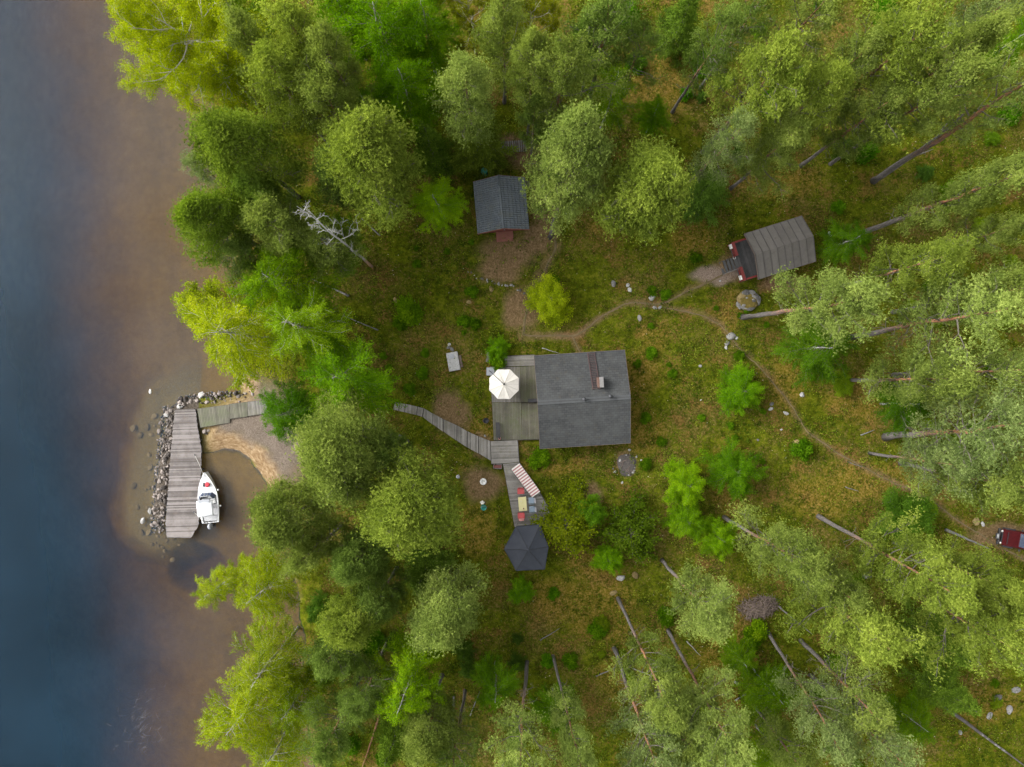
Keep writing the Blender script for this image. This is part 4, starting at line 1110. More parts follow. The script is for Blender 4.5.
def door_part(root, c, w, h, nrm, mat):
    rz = math.atan2(nrm[1], nrm[0]) + PI / 2
    d = MB(); d.box((c[0] + nrm[0] * .02, c[1] + nrm[1] * .02, c[2] + h / 2), (w, .05, h), rz)
    o = d.build('door', mat, root, bevel=.008)
    hd = MB(); ux, uy = math.cos(rz), math.sin(rz)
    hd.box((c[0] + ux * w * .38 + nrm[0] * .07, c[1] + uy * w * .38 + nrm[1] * .07, c[2] + 1.0), (.12, .05, .03), rz)
    hd.build('handle', M['alu'], o)

# --- cabin
cxw, cyw = W(583, 399.5, 3.1)
CR = math.radians(3.6)
cab = thing('cabin', 'largest building, dark felt-roofed cabin with a chimney beside the wooden terrace', 'cabin', (cxw, cyw, 0), CR)
ZE, ZR, HALF, LEN = 2.45, 4.1, 4.5, 8.75
mb = MB(); gable_walls(mb, LEN - .8, HALF - .5, ZE, ZR, HALF); mb.build('wall', M['red_wall'], cab)
mb = MB(); slab_roof(mb, LEN, HALF, ZE, ZR, .12); rf = mb.build('roof', M['felt'], cab)
mb = MB()
for s in (-1, 1): mb.beam((-LEN / 2 + .0, s * .11, ZR + .012 - .04), (LEN / 2, s * .11, ZR + .012 - .04), .24, .03)
mb.build('ridge_cap', M['ridge_felt'], rf)
mb = MB()
for s in (-1, 1):
    mb.box((0, s * (HALF + .013), ZE - .09), (LEN - .05, .025, .16))
    for e in (-1, 1): mb.beam((e * (LEN / 2 + .014), s * .02, ZR - .10), (e * (LEN / 2 + .014), s * HALF, ZE - .10), .025, .17)
mb.build('fascia', M['brown_wood'], rf)
roofz = lambda y: ZR - (ZR - ZE) * abs(y) / HALF
# roof ladder, chimney, vents
ld = MB()
for s in (-.33, .33): ld.beam((1.25 + s, .9, roofz(.9) + .08), (1.1 + s, HALF - .05, roofz(HALF - .05) + .08), .07, .05)
for i in range(22):
    y = 1.0 + i * .16; ld.beam((1.25 - .15 * (y - .9) / 3.6 - .36, y, roofz(y) + .11), (1.25 - .15 * (y - .9) / 3.6 + .36, y, roofz(y) + .11), .05, .04)
ld.build('roof_ladder', M['ladder_red'], cab)
ch = MB(); ch.box((1.62, 1.55, 3.95), (.52, .95, 1.1)); cho = ch.build('chimney', M['chimney_brick'], cab)
ch = MB(); ch.box((1.68, 1.55, 4.60), (.38, .98, .05))
for sx in (-.12, .12):
    for sy in (-.40, .40): ch.box((1.68 + sx, 1.55 + sy, 4.54), (.06, .06, .07))
ch.build('chimney_cap', M['dull_cap'], cho)
for vx, vy in ((-.02, .05), (2.45, .18)):
    v = MB(); v.lathe((vx, vy, roofz(vy) - .05), [(.12, 0), (.12, .42)], 12); vo = v.build('vent_pipe', M['dark_metal'], cab, True)
    v = MB(); v.lathe((vx, vy, roofz(vy) + .375), [(.2, 0), (.2, .06), (.05, .14)], 12); v.build('vent_hood', M['dark_metal'], vo, True)
WX = (LEN - .8) / 2; WY = HALF - .5
window_part(cab, (-WX, -1.6, 1.35), 1.3, 1.0, (-1, 0)); door_part(cab, (-WX, .6, .25), .95, 2.0, (-1, 0), M['white_paint'])
window_part(cab, (1.2, -WY, 1.3), 1.4, 1.0, (0, -1)); window_part(cab, (-1.8, -WY, 1.3), 1.4, 1.0, (0, -1)); window_part(cab, (-1.5, WY, 1.3), 1.0, .8, (0, 1)); window_part(cab, (WX, 0, 1.3), 1.2, 1.0, (1, 0))

# --- small shed with tile-effect steel roof
sx_, sy_ = W(501.2, 205.6, 2.1)
sh = thing('shed', 'small shed with a blue-grey tile roof and a red wall, among the upper pines', 'shed', (sx_, sy_, 0), math.radians(95))
ZE2, ZR2, HALF2, LEN2 = 2.1, 3.5, 2.52, 5.05
mb = MB(); gable_walls(mb, LEN2 - .9, HALF2 - .35, ZE2, ZR2, HALF2); mb.build('wall', M['red_wall'], sh)
mb = MB()
nu, nv = 96, 33
for s in (-1, 1):
    grid = []
    for iu in range(nu + 1):
        row = []
        for iv in range(nv + 1):
            u = -LEN2 / 2 + LEN2 * iu / nu; v = HALF2 * iv / nv
            zz = ZR2 - (ZR2 - ZE2) * v / HALF2
            zz += .045 * math.sin(2 * PI * u / .21) + .07 * (((v / .36) % 1.0) - .5)
            row.append((u, s * v, zz + .03))
        grid.append(row)
    vs = [p for r_ in grid for p in r_]
    fs = [(a * (nv + 1) + b_, a * (nv + 1) + b_ + 1, (a + 1) * (nv + 1) + b_ + 1, (a + 1) * (nv + 1) + b_) for a in range(nu) for b_ in range(nv)]
    mb._add(vs, fs)
slab_roof(mb, LEN2 - .04, HALF2 - .02, ZE2 - .07, ZR2 - .07, .06)
rf2 = mb.build('roof', M['tile_steel'], sh)
mb = MB(); mb.tube([(-LEN2 / 2, 0, ZR2 + .05), (LEN2 / 2, 0, ZR2 + .05)], .09, 8); mb.build('ridge_cap', M['tile_steel'], rf2, True)
for e in (-1, 1):
    mb = MB()
    for s in (-1, 1): mb.beam((e * (LEN2 / 2 + .015), s * .02, ZR2 - .10), (e * (LEN2 / 2 + .015), s * HALF2, ZE2 - .10), .026, .2)
    mb.build('fascia', M['fascia_red'], rf2)
door_part(sh, (-(LEN2 - .9) / 2, .25, .1), 1.0, 1.8, (-1, 0), M['red_wall'])
mb = MB()
planks(mb, [(-(LEN2 / 2) - .55, -.95), (-(LEN2 - .9) / 2 - .03, -.95), (-(LEN2 - .9) / 2 - .03, .75), (-(LEN2 / 2) - .55, .75)], PI / 2, .14, .08, .22)
mb.build('doorstep', M['fascia_red'], sh)
window_part(sh, (0, HALF2 - .35, 1.2), .8, .6, (0, 1)); window_part(sh, (0, -HALF2 + .35, 1.2), .8, .6, (0, -1))

# --- sauna with porch
px_, py_ = W(779.6, 247.8, 2.2)
SR = math.radians(17.5)
sa = thing('sauna', 'red sauna hut with a brown-grey felt roof, railed porch and steps', 'sauna hut', (px_, py_, 0), SR)
ZE3, ZR3, HALF3, LEN3 = 2.35, 3.35, 2.3, 5.8
mb = MB(); gable_walls(mb, LEN3 - 1.7, HALF3 - .3, ZE3, ZR3, HALF3); mb.v = [(a_ + .5, b_, c_) for a_, b_, c_ in mb.v]; mb.build('wall', M['red_wall'], sa)
mb = MB(); slab_roof(mb, LEN3, HALF3, ZE3, ZR3, .10); rf3 = mb.build('roof', M['felt_strip'], sa)
mb = MB()
for i in range(9):
    x = -LEN3 / 2 + .03 + (LEN3 - .06) * i / 8
    for s in (-1, 1): mb.beam((x, s * .02, ZR3 + .018), (x, s * HALF3, ZE3 + .018), .055, .034)
mb.build('batten', M['batten'], rf3)
mb = MB()
for s in (-1, 1):
    mb.box((0, s * (HALF3 + .013), ZE3 - .08), (LEN3 - .05, .025, .14))
    for e in (-1, 1): mb.beam((e * (LEN3 / 2 + .014), s * .02, ZR3 - .09), (e * (LEN3 / 2 + .014), s * HALF3, ZE3 - .09), .025, .16)
mb.build('fascia', M['brown_wood'], rf3)
PX0, PX1 = -LEN3 / 2 - 1.05, -(LEN3 - 1.7) / 2 + .5 - .03
PY = 1.95
pd = MB(); planks(pd, [(PX0, -PY), (PX1, -PY), (PX1, PY), (PX0, PY)], PI / 2, .13, .42, .50); pdo = pd.build('porch_deck', M['porch_deck'], sa)
for y in (-PY + .06, -.62, .62, PY - .06):
    p = MB(); p.box((PX0 + .06, y, .95), (.10, .10, 1.0)); p.box((PX0 + .06, y, .05), (.12, .12, .7)); p.build('porch_post', M['red_rail'], sa, bevel=.008)
for s in (-1, 1):
    r_ = MB()
    r_.box((PX0 + .06, s * (PY + .6) / 2, 1.475), (.30, PY - .56, .05))
    r_.box((PX0 + .06, s * (PY + .6) / 2, .75), (.05, PY - .7, .08))
    for i in range(7): r_.box((PX0 + .06, s * (.72 + (PY - .88) * i / 6), 1.0), (.03, .08, .9))
    r_.box(((PX0 + PX1) / 2 + .1, s * (PY - .06), 1.475), (PX1 - PX0 - .35, .16, .05)); r_.box(((PX0 + PX1) / 2 + .06, s * (PY - .06), .75), (PX1 - PX0 - .3, .05, .08))
    for i in range(5): r_.box((PX0 + .25 + (PX1 - PX0 - .4) * i / 4, s * (PY - .06), 1.0), (.08, .03, .9))
    r_.build('railing', M['red_rail'], sa)
st = MB()
for i in range(4): st.box((PX0 - .20 - i * .33, .0, .40 - i * .13), (.27, 1.16, .045))
sto = st.build('steps', M['porch_deck'], sa)
st = MB()
for s in (-1, 1): st.beam((PX0 - .02, s * .60, .36), (PX0 - 1.4, s * .60, -.14), .05, .16)
st.build('stringer', M['pier_side'], sto)
hr = MB(); hr.beam((PX0 + .0, -.68, 1.25), (PX0 - 1.45, -.70, .80), .06, .07)
hr.box((PX0 - 1.35, -.70, .36), (.06, .06, .9)); hr.build('handrail', M['grey_wood'], sa)
door_part(sa, (PX1 + .03, .3, .5), .85, 1.8, (-1, 0), M['red_wall'])
window_part(sa, (0, -HALF3 + .3, 1.4), .9, .6, (0, -1)); window_part(sa, (.5, HALF3 - .3, 1.4), .9, .6, (0, 1))
def local(root, x, y, z):
    c, s = math.cos(root.rotation_euler[2]), math.sin(root.rotation_euler[2])
    return (root.location[0] + c * x - s * y, root.location[1] + s * x + c * y, root.location[2] + z)
# white flower boxes hung on the porch rails
for s, lab in ((1, 'white box on the upper porch rail of the sauna'), (-1, 'white box on the lower porch rail of the sauna')):
    x, y, z = local(sa, PX0 - .22, s * (PY - .35), 1.30)
    t = thing('flower_box', lab, 'flower box', (x, y, z), SR, 'flower boxes on the sauna porch')
    m_ = MB(); m_.loft([[(-.10, -.19, -.12), (.10, -.19, -.12), (.10, .19, -.12), (-.10, .19, -.12)], [(-.13, -.22, .12), (.13, -.22, .12), (.13, .22, .12), (-.13, .22, .12)],
                        [(-.11, -.2, .12), (.11, -.2, .12), (.11, .2, .12), (-.11, .2, .12)], [(-.09, -.18, .06), (.09, -.18, .06), (.09, .18, .06), (-.09, .18, .06)]])
    m_.build('trough', M['white_paint'], t)
    m_ = MB(); m_.box((.14, 0, .1), (.03, .36, .05)); m_.build('bracket', M['alu'], t)
x, y, z = local(sa, PX0 + .03, .50, .50)
t = thing('white_pot', 'small white pot on the porch at the head of the sauna steps', 'pot', (x, y, z))
m_ = MB(); m_.lathe((0, 0, 0), [(.09, 0), (.13, .26), (.115, .26), (.10, .2), (.0, .2)], 14); m_.build('pot', M['white_paint'], t, True)
m_ = MB(); m_.lathe((0, 0, .2), [(.10, 0), (.0, .015)], 12); m_.build('soil', M['ash'], t)

# ------------------------------------------------------------------ terrace, walkways, pier
ZD = 0.34
te = thing('terrace', 'grey-green board terrace along the left wall of the cabin', 'terrace', (0, 0, 0))
for poly, ang, mt, zt in (([(492.3, 402.6), (521, 402.6), (521.5, 439.6), (494, 440)], 92, 'deck_green', ZD), ([(521.3, 403.2), (538.6, 402.8), (540.2, 438.8), (521.8, 439.5)], 92, 'deck_green', ZD + .02),
                          ([(520.3, 366.7), (536.2, 366), (538.2, 402), (521, 402)], 92, 'deck_green', ZD + .14), ([(495, 357), (534.5, 355), (535, 365.6), (495, 366.3)], 2, 'deck_grey', ZD + .12),
                          ([(490, 366.8), (520, 366.6), (520.6, 402.2), (492, 402.2)], 92, 'deck_grey', ZD)):
    b_ = MB(); planks(b_, WP(poly, zt), math.radians(ang), .16, zt - .045, zt, .014); b_.build('deck_panel', M[mt], te)
b_ = MB()
for a, c in (((490.5, 367), (494, 440)), ((494, 440.6), (540, 439.4)), ((520.7, 366.4), (521.2, 402.4)), ((521, 402.5), (538.4, 402.4)), ((495, 356.6), (534.5, 354.6))):
    (x0, y0), (x1, y1) = W(*a, .3), W(*c, .3); b_.beam((x0, y0, .17), (x1, y1, .17), .05, .24)
b_.build('edge_beam', M['pier_side'], te)
t = thing('wooden_steps', 'slatted grey steps at the upper left corner of the terrace', 'steps', (*W(491, 357.5, .2), .0), math.radians(-8))
for i in range(3):
    m_ = MB()
    for q in range(3): m_.box((-.42 + i * .38 + q * .115, 0, .10 + i * .09), (.095, 1.0, .035))
    m_.build('tread', M['deck_grey'], t)
m_ = MB()
for s in (-.46, .46): m_.beam((-.5, s, -.02), (.5, s, .2), .05, .10)
m_.build('stringer', M['pier_side'], t)

la = thing('landing', 'square grey board landing where the boardwalk meets the terrace', 'landing', (0, 0, 0))
b_ = MB(); planks(b_, WP([(490.8, 441.2), (517.5, 440.3), (519, 462), (503, 463.4), (491.5, 463.6)], .26), math.radians(2), .15, .215, .26, .014); b_.build('deck_panel', M['walk_grey'], la)
b_ = MB()
for a, c in (((490.8, 441.4), (491.5, 463.6)), ((491.5, 464), (503, 463.8)), ((519.3, 462), (517.8, 441))):
    (x0, y0), (x1, y1) = W(*a, .2), W(*c, .2); b_.beam((x0, y0, .10), (x1, y1, .10), .05, .2)
b_.build('edge_beam', M['pier_side'], la)
ld_ = thing('sun_deck', 'lower grey deck with the lounger, yellow table and four chairs', 'deck', (0, 0, 0))
b_ = MB(); planks(b_, WP([(503, 464), (519, 462.6), (536.5, 487.5), (550.5, 511), (541, 527), (514.7, 527)], .22), math.radians(4), .15, .175, .22, .014); b_.build('deck_panel', M['walk_grey'], ld_)
b_ = MB()
for a, c in (((503, 464), (514.7, 527)), ((519.3, 462.6), (537, 487.5)), ((537, 487.5), (551, 511))):
    (x0, y0), (x1, y1) = W(*a, .2), W(*c, .2); b_.beam((x0, y0, .08), (x1, y1, .08), .05, .2)
b_.build('edge_beam', M['pier_side'], ld_)

EDG = [((394.6, 402.1), (392.8, 409.7)), ((399.7, 403), (398.6, 410.8)), ((405.5, 403.9), (404.6, 412.1)), ((417.4, 406.6), (416.5, 414.9)), ((423.8, 408.5), (422.3, 416.7)), ((432.9, 413.6), (432.6, 424.3)),
       ((443.9, 419.4), (443.5, 431.6)), ((457, 425.3), (456.6, 440.4)), ((467.6, 431.3), (467.2, 447.2)), ((478.5, 436.2), (478.5, 453.2)), ((490.4, 441), (491, 460.5))]
bw = thing('boardwalk', 'curved grey boardwalk of ten joined sections running down from the landing', 'boardwalk', (0, 0, 0))
for (a, b2), (c, d_) in zip(EDG, EDG[1:]):
    q = WP([(a[0] + .35, a[1] + .1), (c[0] - .35, c[1] - .1), (d_[0] - .35, d_[1] - .1), (b2[0] + .35, b2[1] + .1)], .12)
    cxm = sum(p[0] for p in q) / 4; cym = sum(p[1] for p in q) / 4; zt = max(.10, h1(cxm, cym) + .16) + (0.05 if c[0] > 470 else 0)
    b_ = MB(); planks(b_, q, math.radians(90), .14, zt - .04, zt, .02); bo = b_.build('board_section', M['walk_grey'], bw)
    b_ = MB()
    for e in ((q[0], q[3]), (q[1], q[2])): b_.beam((*e[0], zt - .09), (*e[1], zt - .09), .06, .09)
    b_.build('bearer', M['pier_side'], bo)

ZP = ZW + .55
pi = thing('pier', 'wide silvered plank pier on the rock bank in the lake', 'pier', (0, 0, 0))
PIER = [(174.8, 409.8), (195.8, 409.2), (197.5, 428), (201.5, 450), (200.6, 485), (199, 518), (198.6, 525), (190.8, 538), (166.6, 537.5), (165.6, 524), (168, 490), (170.5, 455)]
b_ = MB(); planks(b_, WP(PIER, ZP), math.radians(1.5), .125, ZP - .045, ZP, .016, ragged=.05, jz=.012); b_.build('deck', M['pier_wood'], pi)
b_ = MB(); pw = WP([(x + (1.2 if x < 182 else -1.2), y) for x, y in PIER], ZP)
for i in range(len(pw)):
    a, c = pw[i], pw[(i + 1) % len(pw)]; b_.beam((*a, ZP - .16), (*c, ZP - .16), .08, .2)
b_.build('edge_beam', M['pier_side'], pi)
for q in ((199.5, 440), (200, 470), (199, 500), (196.5, 524), (186, 534), (170, 533)):
    x, y = W(*q, ZP); b_ = MB(); b_.tube([(x, y, ZW - 1.6), (x, y, ZP - .06)], .085, 8); b_.build('pile', M['pier_side'], pi, True)
for q in ((195, 455), (194, 512)):
    x, y = W(*q, ZP); b_ = MB(); b_.lathe((x, y, ZP), [(.04, 0), (.04, .10), (.0, .12)], 8); b_.box((x, y, ZP + .08), (.05, .22, .035)); b_.build('mooring_cleat', M['dark_metal'], pi)
gw = thing('gangway', 'mossy green-grey plank gangway joining the pier to the shore', 'gangway', (0, 0, 0))
for poly, zt, mt in (([(197.2, 409), (229, 404.8), (229.8, 422.6), (200.3, 427.6)], ZP + .05, 'deck_green'), ([(229.4, 404.2), (247, 402.2), (247.6, 416.4), (229.9, 418.8)], ZP + .10, 'deck_green'), ([(247.4, 402), (272, 399.6), (273, 412.5), (247.9, 416)], ZP + .14, 'deck_grey')):
    b_ = MB(); planks(b_, WP(poly, zt), math.radians(97), .15, zt - .045, zt, .014); bo = b_.build('deck_panel', M[mt], gw)
    b_ = MB(); q = WP(poly, zt)
    for e in ((q[0], q[1]), (q[3], q[2])): b_.beam((*e[0], zt - .13), (*e[1], zt - .13), .07, .16)
    b_.build('bearer', M['pier_side'], bo)

# ------------------------------------------------------------------ parasol, gazebo and terrace furniture
x, y = W(504, 384.2, 2.5)
bx, by = W(490.5, 371.5, .4)
t = thing('parasol', 'cream octagonal cantilever parasol standing on the terrace', 'parasol', (bx, by, ZD))
ox, oy = x - bx, y - by; ZC = 2.05
m_ = MB(); m_.box((0, 0, .05), (.8, .8, .1)); m_.build('base', M['grey_plastic'], t, bevel=.02)
m_ = MB(); m_.tube([(0, 0, .1), (0, 0, 2.75)], .045, 10); m_.build('pole', M['dark_metal'], t, True)
m_ = MB(); m_.beam((-.05, .05, 2.72), (ox, oy, ZC + .78), .06, .08); m_.build('arm', M['dark_metal'], t)
R8 = 1.54; M['canvas_seam'] = generic('canvas_seam', (0.38, 0.35, 0.31), (0.52, 0.49, 0.44), 4, .9, 0); ring = []; ringm = []
for i in range(64):
    a = 2 * PI * i / 64 + math.radians(22); u = (i % 8) / 8
    s_ = 1 - .085 * math.sin(PI * u)
    ring.append((ox + R8 * s_ * math.cos(a), oy + R8 * s_ * math.sin(a), ZC - .04 * math.sin(PI * u))); ringm.append((ox + R8 * .5 * (s_ * .6 + .4) * math.cos(a), oy + R8 * .5 * (s_ * .6 + .4) * math.sin(a), ZC + .33 - .035 * math.sin(PI * u)))
m_ = MB(); apex = len(ring) * 2
m_._add(ring + ringm + [(ox, oy, ZC + .62)], [(i, (i + 1) % 64, 64 + (i + 1) % 64, 64 + i) for i in range(64)] + [(64 + i, 64 + (i + 1) % 64, apex) for i in range(64)])
cn = m_.build('canopy', M['cream_canvas'], t); md = cn.modifiers.new('thick', 'SOLIDIFY'); md.thickness = .012
m_ = MB()
for i in range(16):
    q0, q1 = ring[(i * 4) % 64], ringm[(i * 4) % 64]
    m_.tube([(q0[0], q0[1], q0[2] + .012), (q1[0], q1[1], q1[2] + .012), (ox, oy, ZC + .63)], .009 if i % 2 else .014, 4)
m_.build('seam', M['canvas_seam'], cn)
m_ = MB(); m_.lathe((ox, oy, ZC + .60), [(.10, 0), (.07, .06), (.0, .09)], 10); m_.build('finial', M['dark_metal'], t, True)
for i in range(8):
    a = 2 * PI * i / 8 + math.radians(22); m_ = MB()
    m_.beam((ox, oy, ZC + .54), (ox + 1.5 * math.cos(a), oy + 1.5 * math.sin(a), ZC - .045), .022, .03); m_.build('rib', M['alu'], t)

gv = WP([(516, 526.5), (540, 524.5), (548.5, 547), (545, 569.5), (516, 571), (504, 549)], 2.15)
gx_, gy_ = sum(p[0] for p in gv) / 6, sum(p[1] for p in gv) / 6
t = thing('gazebo', 'charcoal six-sided canvas gazebo below the sun deck', 'gazebo', (gx_, gy_, 0))
loc_ = [(a - gx_, b2 - gy_) for a, b2 in gv]; m_ = MB(); vs = []; nsub = 8
for i in range(6):
    a, c = Vector((*loc_[i], 2.15)), Vector((*loc_[(i + 1) % 6], 2.15)); ap = Vector((0, 0, 3.05)); rows = []
    for r_ in range(9):
        f = r_ / 8; row = []
        for q in range(nsub + 1):
            g = q / nsub; p = ap.lerp(a.lerp(c, g), f); p.z -= .10 * math.sin(PI * g) * f * .8 + .10 * math.sin(PI * f)
            row.append(p)
        rows.append(row)
    vs_ = [p for r2 in rows for p in r2]
    m_._add(vs_, [(r2 * 9 + q, r2 * 9 + q + 1, (r2 + 1) * 9 + q + 1, (r2 + 1) * 9 + q) for r2 in range(8) for q in range(8)])
    m_._add([a, c, c - Vector((0, 0, .22)), a - Vector((0, 0, .22))], [(0, 1, 2, 3)])
cn = m_.build('canopy', M['navy_canvas'], t)
m_ = MB()
for i in range(6):
    pts = []
    for r_ in range(7):
        f = r_ / 6; p = Vector((0, 0, 3.05)).lerp(Vector((*loc_[i], 2.15)), f); p.z -= .10 * math.sin(PI * f) - .012; pts.append(p)
    m_.tube(pts, .022, 4)
m_.build('seam', M['black'], cn)
for i in range(6):
    m_ = MB(); m_.tube([(loc_[i][0] * .97, loc_[i][1] * .97, -.1), (loc_[i][0] * .97, loc_[i][1] * .97, 2.10)], .03, 6); m_.build('leg', M['alu'], t, True)
m_ = MB(); m_.lathe((0, 0, 2.98), [(.16, 0), (.10, .09), (.0, .11)], 8); m_.build('cap', M['navy_canvas'], t)

# striped lounger
p0, p1 = W(517.5, 469, .5), W(534, 491.5, .5)
ang = math.atan2(p1[1] - p0[1], p1[0] - p0[0]); LL = math.hypot(p1[0] - p0[0], p1[1] - p0[1])
t = thing('sun_lounger', 'long folding sun lounger with red and white cross stripes', 'sun lounger', (p0[0], p0[1], .22), ang)
mst, nt = new_mat('striped_canvas'); k = NT(nt); tc = k.n('ShaderNodeTexCoord').outputs['Object']
wv = k.n('ShaderNodeTexWave', wave_type='BANDS', bands_direction='X', i_Scale=1.12); k.l(tc, wv.inputs['Vector'])
c = k.ramp(wv.outputs[1], [(.42, (0.66, 0.62, 0.57)), (.62, (0.34, 0.13, 0.14))]); c = k.mix(k.ramp(k.noise(tc, 6, 4), [(.4, 0.0), (.8, .3)]), c, (0.5, 0.45, 0.42))
b = k.n('ShaderNodeBsdfPrincipled', i_Roughness=0.9); k.l(c, b.inputs['Base Color']); o_ = k.n('ShaderNodeOutputMaterial'); k.l(b.outputs[0], o_.inputs[0])
M['striped'] = mst
for x0, x1, z0, z1, nm in ((-.35, .72, .34, .30, 'seat_section'), (.76, 1.82, .30, .30, 'seat_section'), (1.86, LL + .35, .30, .40, 'backrest')):
    m_ = MB(); m_.beam((x0, 0, z0), (x1, 0, z1), .98, .05); m_.build(nm, M['striped'], t, bevel=.012)
for s in (-.5, .5):
    m_ = MB(); m_.tube([(-.37, s, .345), (.74, s, .29), (1.84, s, .29), (LL + .37, s, .39)], .02, 6); m_.build('frame', M['alu'], t, True)
for xx in (-.1, 1.3, 2.4):
    for s in (-.48, .48): m_ = MB(); m_.tube([(xx, s, 0), (xx, s, .31)], .016, 6); m_.build('leg', M['alu'], t, True)

# yellow table, two things on it, four chairs
x, y = W(522.6, 504, .95)
t = thing('garden_table', 'pale yellow rectangular garden table between four chairs', 'table', (x, y, .22), math.radians(5))
m_ = MB(); m_.box((0, 0, .71), (.80, 1.38, .035)); m_.build('tabletop', M['yellow_top'], t, bevel=.015)
m_ = MB(); m_.box((0, 0, .66), (.66, 1.22, .06)); m_.build('apron', M['white_paint'], t)
for sx in (-.33, .33):
    for sy in (-.6, .6): m_ = MB(); m_.tube([(sx, sy, 0), (sx, sy, .66)], [.022, .03], 8); m_.build('leg', M['white_paint'], t, True)
x2, y2, _z = local(t, .06, -.45, .7285)
q = thing('jar', 'small dark red jar on the yellow table', 'jar', (x2, y2, .22 + .7285)); m_ = MB(); m_.lathe((0, 0, 0), [(.06, 0), (.065, .10), (.05, .12)], 12); m_.build('body', M['crimson'], q, True); m_ = MB(); m_.lathe((0, 0, .12), [(.055, 0), (.055, .025), (0, .027)], 12); m_.build('lid', M['black'], q)
x2, y2, _z = local(t, -.12, .30, .7285)
q = thing('cup', 'cream cup on the yellow table', 'cup', (x2, y2, .22 + .7285)); m_ = MB(); m_.lathe((0, 0, 0), [(.035, 0), (.045, .09), (.039, .09), (.034, .02), (0, .02)], 12); m_.build('body', M['cream_canvas'], q, True); m_ = MB(); m_.tube([(.042, 0, .07), (.075, 0, .055), (.06, 0, .03), (.04, 0, .025)], .007, 5); m_.build('handle', M['cream_canvas'], q)

def chair(px, py, rz, seat, back, label):
    x, y = W(px, py, .7)
    t = thing('garden_chair', label, 'chair', (x, y, .22), rz, 'chairs round the yellow table'); t.scale = (1.15, 1.15, 1.08)
    m_ = MB(); m_.box((0, 0, .43), (.50, .48, .045)); m_.build('seat', seat, t, bevel=.018)
    m_ = MB()
    rows = []
    for i in range(5):
        zz = .45 + i * .115; yy = -.23 - .03 * i; rows.append([(-.24 + .01 * i, yy, zz), (.24 - .01 * i, yy, zz), (.24 - .01 * i, yy - .03, zz), (-.24 + .01 * i, yy - .03, zz)])
    m_.loft(rows); m_.build('backrest', back, t, bevel=.01)
    for s in (-1, 1):
        m_ = MB(); m_.tube([(s * .26, -.26, .66), (s * .28, 0, .66), (s * .27, .2, .64), (s * .26, .22, .44)], .022, 6); m_.build('armrest', seat, t, True)
        for e in (-1, 1): m_ = MB(); m_.tube([(s * .25, e * .24, 0), (s * .22, e * .21, .42)], .02, 6); m_.build('leg', seat, t, True)
    return t
chair(520.8, 491.3, math.radians(184), M['red_plastic'], M['red_plastic'], 'red chair at the upper end of the yellow table')
chair(521.2, 515.5, math.radians(4), M['red_plastic'], M['pink_plastic'], 'red chair with a paler back at the lower end of the yellow table')
chair(531.3, 500.5, math.radians(94), M['blue_plastic'], M['lilac_plastic'], 'grey-blue chair nearer the lounger, on the long side of the yellow table')
chair(532.0, 509.2, math.radians(92), M['blue_plastic'], M['lilac_plastic'], 'grey-blue chair nearer the gazebo, on the long side of the yellow table')

# bench along the terrace edge
x, y = W(498, 430, .7)
t = thing('bench', 'narrow dark bench along the lower left edge of the terrace', 'bench', (x, y, ZD), math.radians(93))
m_ = MB()
for i in range(3): m_.box((0, -.13 + i * .13, .43), (1.55, .11, .035))
m_.build('seat', M['black'], t)
for s in (-.65, .65): m_ = MB(); m_.box((s, 0, .205), (.06, .34, .41)); m_.build('leg', M['black'], t)
x, y = W(499.5, 438.2, .5)
t = thing('flower_pot', 'small pinkish flower pot at the lower left corner of the terrace', 'pot', (x, y, ZD)); m_ = MB(); m_.lathe((0, 0, 0), [(.09, 0), (.14, .24), (.12, .24), (.10, .18), (0, .18)], 12); m_.build('pot', M['pink_plastic'], t, True); m_ = MB(); m_.lathe((0, 0, .19), [(.10, 0), (0, .08)], 10); m_.build('soil', M['ash'], t)
x, y = W(533, 400.5, .6)
t = thing('firewood_box', 'low dark wooden box against the cabin on the terrace', 'box', (x, y, ZD + .02), math.radians(3)); m_ = MB(); m_.box((0, 0, .2), (.95, .3, .4)); m_.build('body', M['pier_side'], t, bevel=.01); m_ = MB(); m_.box((0, 0, .415), (1.0, .34, .03)); m_.build('lid', M['black'], t)

# steps / mat beside the landing
x, y = W(497.6, 466.5, .15)
t = thing('wooden_step', 'dull red framed step below the landing corner', 'step', (x, y, .02), math.radians(-2)); m_ = MB(); m_.box((0, 0, .09), (.78, .34, .03)); m_.build('mat', M['terracotta'], t)
m_ = MB()
for s in (-1, 1): m_.box((0, s * .2, .08), (.86, .06, .09)); m_.box((s * .42, 0, .08), (.05, .338, .085))
m_.build('frame', M['grey_wood'], t)

# ------------------------------------------------------------------ stones
def rock_mesh(seed, flat=.7, rough=.28, mat=None):
    r = random.Random(seed); bm = bmesh.new(); bmesh.ops.create_icosphere(bm, subdivisions=2, radius=1.0)
    cuts = [(Vector((r.gauss(0, 1), r.gauss(0, 1), r.gauss(0, 1))).normalized(), r.uniform(.62, .9)) for _ in range(9)]
    for v in bm.verts:
        p = v.co.copy()
        for n, d in cuts:
            e = p.dot(n) - d
            if e > 0: p -= n * e * .9
        p += Vector((r.gauss(0, 1), r.gauss(0, 1), r.gauss(0, 1))) * .035
        v.co = Vector((p.x * 1.15, p.y * .9, p.z * flat))
    me = bpy.data.meshes.new('rock'); bm.to_mesh(me); bm.free(); me.materials.append(mat); return me
SH_ROCK = [rock_mesh(900 + i, .75, mat=M['shore_stone']) for i in range(7)]
GR_ROCK = [rock_mesh(930 + i, .7, mat=M['stone']) for i in range(5)]
PA_ROCK = [rock_mesh(950 + i, .65, mat=M['pale_stone']) for i in range(4)]
